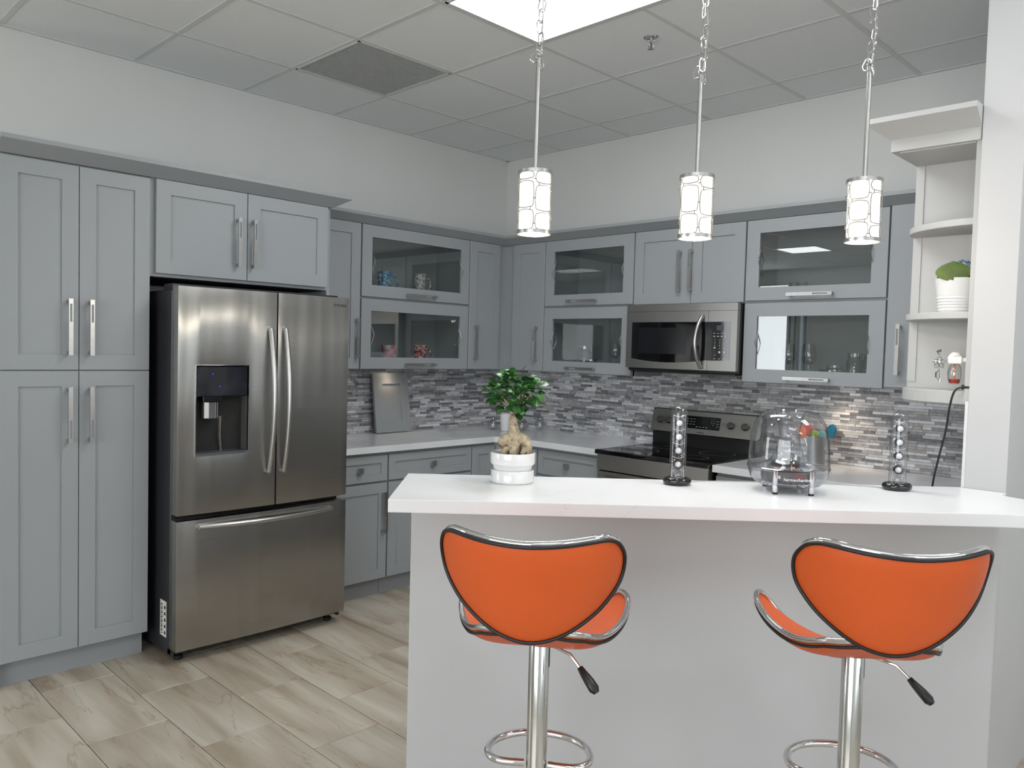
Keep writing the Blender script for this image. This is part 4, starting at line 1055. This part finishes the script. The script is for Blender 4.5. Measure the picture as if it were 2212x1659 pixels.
for loc, rot, L, Wd in (((.004, -.074, .112), (1.36, 0, .20), .070, .064), ((-.048, -.01, .112), (1.25, .2, 1.3), .055, .022), ((.05, -.03, .112), (1.1, 0, -.9), .08, .05),
                        ((-.03, .04, .112), (1.0, 0, 2.2), .07, .04), ((.03, .045, .112), (1.0, 0, 3.6), .07, .04)): bigleaf(loc, rot, L, Wd)
fl = MB(); rnd = random.Random(11)
for k in range(90):
    a = rnd.random()*2*PI; ph = math.acos(rnd.random()*.95); R_ = .066+rnd.uniform(-.005, .005)
    c = Vector((R_*math.sin(ph)*math.cos(a), R_*math.sin(ph)*math.sin(a), .135+R_*.75*math.cos(ph))); nn = (c-Vector((0, 0, .125))).normalized()
    t1 = nn.orthogonal().normalized(); t2 = nn.cross(t1)
    for q in range(4):
        th = PI/2*q+rnd.random()*.2; dd = math.cos(th)*t1+math.sin(th)*t2; ss = -math.sin(th)*t1+math.cos(th)*t2
        fl.raw([c, c+dd*.007+ss*.006+nn*.001, c+dd*.013+nn*.003, c+dd*.007-ss*.006+nn*.001], [(0, 1, 2, 3)])
fl.build('flower_head', m_hblue, e, merge=False)
MB().lathe([(.058, .13), (.052, .155), (.03, .172), (.0005, .178)], n=24, caps=False).build('flower_core', M('blue flower heart', srgb(70, 100, 140), .9, noise=(60, .3)), e, smooth=True)

e = empty('air_freshener', (3.578, -1.300, 1.42), .25, 'white plug-in scented oil warmer with red oil on the short wall', 'air freshener')
MB().prism([(-.022, -.02), (.022, -.02), (.024, .018), (-.024, .018)], .072, .100).lathe([(.020, .1), (.017, .108), (.008, .113), (.0005, .114)], (0, 0), 20, caps=False).build('warmer_body', m_plastic, e, smooth=True, bevel=.003)
MB().box(.02, .071, -.012, .012, .078, .094).box(.040, .072, -.018, .018, .010, .096).build('plug_arm', m_plastic, e, bevel=.004)
MB().lathe([(.010, .0), (.017, .003), (.021, .02), (.0225, .04), (.019, .062), (.012, .072)], n=24, caps=True).build('oil_bottle', m_gware, e, smooth=True)
MB().lathe([(.0005, .004), (.016, .004), (.0185, .018), (.0005, .018)], n=20).build('red_oil', M('red oil', srgb(176, 34, 26), .15, noise=(9, .05)), e, smooth=True)
MB().cyl((0, 0, .012), (0, 0, .073), .004, 10).build('wick', M('orange wick', srgb(214, 130, 84), .8, noise=(30, .05)), e)
g = empty('glass_ornament', (3.535, -1.330, 1.425), .5, 'tiny silver and glass flower ornament beside the oil warmer', 'ornament')
m = MB()
for k in range(5):
    a = 2*PI*k/5+.3; m.tube([(0, 0, .07), (.012*math.cos(a), -.004, .07+.012*math.sin(a)), (.022*math.cos(a), 0, .07+.022*math.sin(a))], [.002, .010, .003], 8)
m.build('glass_petals', m_gware, g, smooth=True)
MB().ball((0, -.008, .072), .008, 12, 8).tube([(0, 0, .072), (.004, 0, .04), (.006, 0, .0)], .0022, 6).cyl((.006, 0, .0), (.006, 0, .014), .004, 10).tube([(.0, 0, .10), (-.004, -.004, .108), (.004, 0, .114)], [.004, .009, .004], 10).tube([(.02, 0, .075), (.045, 0, .088)], .0024, 6).build('silver_stem', m_chrome, g, smooth=True)
MB().tube([(.002, 0, .045), (-.008, -.004, .034), (-.008, -.006, .018), (.002, 0, .006)], [.001, .006, .006, .001], 10, sx=.35).build('silver_leaf', m_chrome, g, smooth=True)
o = MB().tube(catmull([(3.640, -1.370, 1.413), (3.620, -1.372, 1.412), (3.600, -1.374, 1.395), (3.588, -1.374, 1.34), (3.580, -1.374, 1.26), (3.562, -1.376, 1.16), (3.548, -1.377, 1.07), (3.546, -1.375, .99), (3.57, -1.372, .93)], False, 6), .0034, 8)
o.cyl((3.648, -1.370, 1.413), (3.622, -1.371, 1.413), .008, 12)
o = o.build('power_cord', m_black, smooth=True); tag(recentre(o), 'black power cord hanging down beside the short white wall', 'cord')

# ------------------------------------------------------------------ things on counters
e = empty('sample_door', (0, 0, 0), 0, 'grey sample cabinet door leaning against the mosaic tiles', 'cabinet door')
m, _ = shaker(-.15, .15, 0, .405, -.02, rail=.075)
o = m.build('door_panel', m_cab, e)
e.location = (.098, -1.130, .917); e.rotation_euler = (.0, 0, 0)
e.matrix_world = Matrix.Translation((.090, -1.130, .9165)) @ Matrix.Rotation(LW+.03, 4, 'Z') @ Matrix.Rotation(-.15, 4, 'X')
gl = [(.32, -.402, 'first from the left behind the ficus'), (.247, -.10, ''), (.478, -.265, ''), (.470, -.085, '')]
def votive(x, y, label):
    e = empty('glass_globe', (x, y, .9155), 0, label, 'ornament', 'clear glass globes in the counter corner')
    MB().lathe([(.012, .0), (.020, .002), (.034, .018), (.038, .036), (.033, .056), (.020, .070), (.013, .075), (.012, .080)], n=24, caps=True).build('globe', m_gware, e, smooth=True)
    MB().lathe([(.013, .078), (.015, .082), (.012, .090), (.006, .094), (.0005, .095)], n=16).build('silver_cap', m_chrome, e, smooth=True)
votive(.32, -.402, 'small clear glass globe left of the ficus trunk in the corner')
votive(.250, -.140, 'rearmost small clear glass globe right of the ficus trunk')
votive(.478, -.265, 'foremost small clear glass globe right of the ficus trunk')
votive(.50, -.095, 'small clear glass globe farthest right along the back counter')
e = empty('white_cup', (.42, -.375, .9155), 0, 'tall white cup on the counter behind the ficus trunk', 'cup')
MB().lathe([(.001, 0), (.030, 0), (.033, .004), (.042, .12), (.040, .121), (.031, .01), (.001, .008)], n=28).build('cup_body', m_ceramic, e, smooth=True)
MB().lathe([(.0332, .006), (.0352, .006), (.0355, .012), (.0336, .012)], n=28, caps=False).build('foot_ring', m_ceramic, e, smooth=True)

UX, UY = 2.606, -.16
e = empty('utensil_holder', (UX, UY, .9155), 0, 'perforated steel utensil holder behind the clear dome', 'holder')
MB().lathe([(.001, 0), (.046, 0), (.046, .158), (.044, .158), (.044, .003), (.001, .003)], n=32).build('cylinder', m_steel2, e, smooth=True)
MB().lathe([(.045, .154), (.0475, .156), (.045, .160)], n=32, caps=False).build('rim', m_chrome, e, smooth=True)
t = MB()
for r in range(12):
    for k in range(26):
        a_ = 2*PI*(k+.5*(r % 2))/26; z = .018+r*.011
        t.raw([(.0464*math.cos(a_+q*.045), .0464*math.sin(a_+q*.045), z+w_) for q, w_ in ((-1, 0), (0, -.002), (1, 0), (0, .002))], [(0, 1, 2, 3)])
t.build('perforations', m_ink, e, kind='stuff')
def utensil(dx, dy, lean, h, col, kind, label):
    e = empty('kitchen_utensil', (UX+dx*.3, UY+dy*.3, .922), 0, label, 'utensil', 'coloured utensils in the steel holder')
    m_ = M('coloured silicone '+label[:12], col, .45, noise=(9, .03)); tx, ty = dx*1.5, dy
    MB().tube([(0, 0, 0), (tx*.7, ty*.5, h*.72)], .0045, 8).build('handle', m_nickel, e, smooth=True)
    p0 = Vector((tx*.7, ty*.5, h*.70)); hd = MB(); P = []
    for i in range(9): t = i/8; P.append((p0.x+lean*t, p0.y, p0.z+(h*.36)*t))
    hd.tube(P, [.006, .014, .020, .024, .026, .026, .024, .018, .006], 12, sx=1 if kind else 1)
    o = hd.build('head', m_, e, smooth=True); o.scale = (1, .35, 1); o.location = (0, p0.y*.65, 0)
utensil(-.05, 0, -.030, .19, srgb(216, 96, 40), 1, 'orange-headed kitchen utensil leaning left in the steel holder')
utensil(-.035, .02, -.02, .205, srgb(190, 44, 36), 1, 'red-headed kitchen utensil behind the orange one')
utensil(-.006, -.01, .0, .175, srgb(136, 160, 44), 1, 'green-headed kitchen utensil in the middle of the steel holder')
utensil(.018, .0, .006, .175, srgb(66, 158, 158), 1, 'pale teal kitchen utensil right of the green one')
utensil(.050, .0, .022, .21, srgb(20, 118, 146), 1, 'blue-teal kitchen utensil leaning farthest right in the holder')

# mugs
def mug(x, y, z, mat, name, label, r=.042, h=.13, rz=0, grp='mugs in the glass cabinet'):
    e = empty(name, (x, y, z), rz, label, 'mug', grp)
    MB().lathe([(.001, 0), (r*.78, 0), (r*.82, .004), (r*.86, h*.4), (r, h*.95), (r*1.02, h), (r*.94, h), (r*.80, h*.4), (r*.72, .01), (r*.001+.001, .01)], n=28).build('mug_body', mat, e, smooth=True)
    pts = catmull([(r*.9, 0, h*.82), (r*1.5, 0, h*.80), (r*1.72, 0, h*.55), (r*1.45, 0, h*.28), (r*.82, 0, h*.20)], False, 5)
    MB().tube(pts, .006, 8).build('handle', mat, e, smooth=True)
m1 = ramp_mat('blue glazed pattern', [(.35, srgb(20, 70, 110)), (.5, srgb(30, 120, 170)), (.62, srgb(170, 210, 220))], 30, .2, distort=2)
m2 = ramp_mat('black and white pattern', [(.42, srgb(60, 56, 52)), (.5, srgb(225, 220, 212))], 60, .25, distort=3, dist=(1, 1, .4))
m3 = ramp_mat('pink and white pattern', [(.4, srgb(226, 222, 220)), (.55, srgb(214, 120, 140))], 22, .2)
m4 = ramp_mat('red floral pattern', [(.38, srgb(36, 40, 90)), (.48, srgb(190, 40, 44)), (.6, srgb(235, 225, 215))], 26, .2, distort=1.5)
mug(.20, -1.305, 1.835, m1, 'coffee_mug', 'blue patterned mug on the upper shelf of the glass cabinet', .05, .15, 1.1)
mug(.20, -1.010, 1.835, m2, 'coffee_mug', 'black and white patterned mug on the upper glass-cabinet shelf', .042, .16, 1.1)
mug(.20, -1.258, 1.375, m3, 'coffee_mug', 'pink and white mug on the lower glass-cabinet shelf', .052, .135, 2.6)
mug(.20, -1.000, 1.375, m4, 'coffee_mug', 'red floral mug with blue handle on the lower glass-cabinet shelf', .044, .14, 1.1)

def jar(x, y, z, r, h, lid, label, grp='glass jars in the wall cabinets', nm='glass_jar'):
    e = empty(nm, (x, y, z), 0, label, 'jar', grp)
    MB().lathe([(.001, 0), (r*.95, 0), (r, .006), (r, h*.74), (r*.82, h*.84), (r*.82, h*.88)], n=24).build('jar_body', m_gware, e, smooth=True)
    MB().lathe([(r*.86, h*.86), (r*.9, h*.87), (r*.9, h*.99), (r*.86, h), (.001, h)], n=24).build('lid', m_nickel if lid else m_gware, e, smooth=True)
def wineglass(x, y, z, label):
    e = empty('wine_glass', (x, y, z), 0, label, 'glass', 'wine glasses in the wall cabinets')
    MB().lathe([(.001, .0), (.034, .0), (.034, .002), (.006, .006)], n=24).build('foot', m_gware, e, smooth=True)
    MB().lathe([(.0045, .005), (.0038, .05), (.0048, .085)], n=12, caps=False).build('stem', m_gware, e, smooth=True)
    MB().lathe([(.004, .085), (.022, .092), (.037, .112), (.040, .14), (.034, .18), (.031, .20)], n=28, caps=False).build('bowl', m_gware, e, smooth=True)
jar(.995, -.2, 1.375, .044, .165, True, 'tall clear jar with metal lid in the cabinet left of the microwave')
jar(1.085, -.24, 1.375, .045, .075, True, 'short clear jar with metal lid in the cabinet left of the microwave')
wineglass(1.25, -.2, 1.375, 'clear stemmed glass in the cabinet left of the microwave')
wineglass(2.445, -.2, 1.375, 'left of two stemmed glasses in the cabinet right of the microwave')
wineglass(2.560, -.2, 1.375, 'right of two stemmed glasses in the cabinet right of the microwave')
jar(2.72, -.24, 1.375, .045, .09, False, 'low clear jar in the middle of the large glass cabinet')
jar(2.815, -.22, 1.375, .040, .155, False, 'tall clear bottle-shaped jar in the large glass cabinet')
jar(2.90, -.24, 1.375, .035, .155, False, 'tall clear jar at the right edge of the large glass cabinet')
e = empty('glass_dish', (2.640, -.13, 1.375), 0, 'shallow clear glass dish in the large glass cabinet', 'dish')
MB().lathe([(.001, 0), (.022, 0), (.038, .03), (.046, .06), (.044, .06), (.034, .03), (.001, .004)], n=28).build('bowl', m_gware, e, smooth=True)
MB().lathe([(.0445, .058), (.048, .060), (.0445, .063)], n=28, caps=False).build('rim', m_gware, e, smooth=True)

# under-cabinet puck lights
def puck(x, y, label, en=.7):
    e = empty('puck_light', (x, y, 1.353), 0, label, 'light', 'puck lights under the wall cabinets')
    MB().lathe([(.001, .0015), (.036, .0015), (.036, -.006), (.030, -.010), (.028, -.010), (.028, -.006)], n=28, caps=False).build('housing', m_nickel, e, smooth=True)
    MB().lathe([(.0005, -.0075), (.028, -.0075)], n=24, caps=False).build('lens', m_puck, e)
    l = bpy.data.lights.new('puck_beam', 'SPOT'); l.energy = en; l.color = (1, .78, .58); l.spot_size = 1.9; l.spot_blend = .8; l.shadow_soft_size = .02
    o = bpy.data.objects.new('puck_beam', l); COL.objects.link(o); o.parent = e; o.location = (0, 0, -.014)
puck(.11, -1.165, 'round puck light under the cabinet above the leaning sample door')
puck(2.72, -.12, 'round puck light under the large glass cabinet, glowing on the tiles', 3.2)
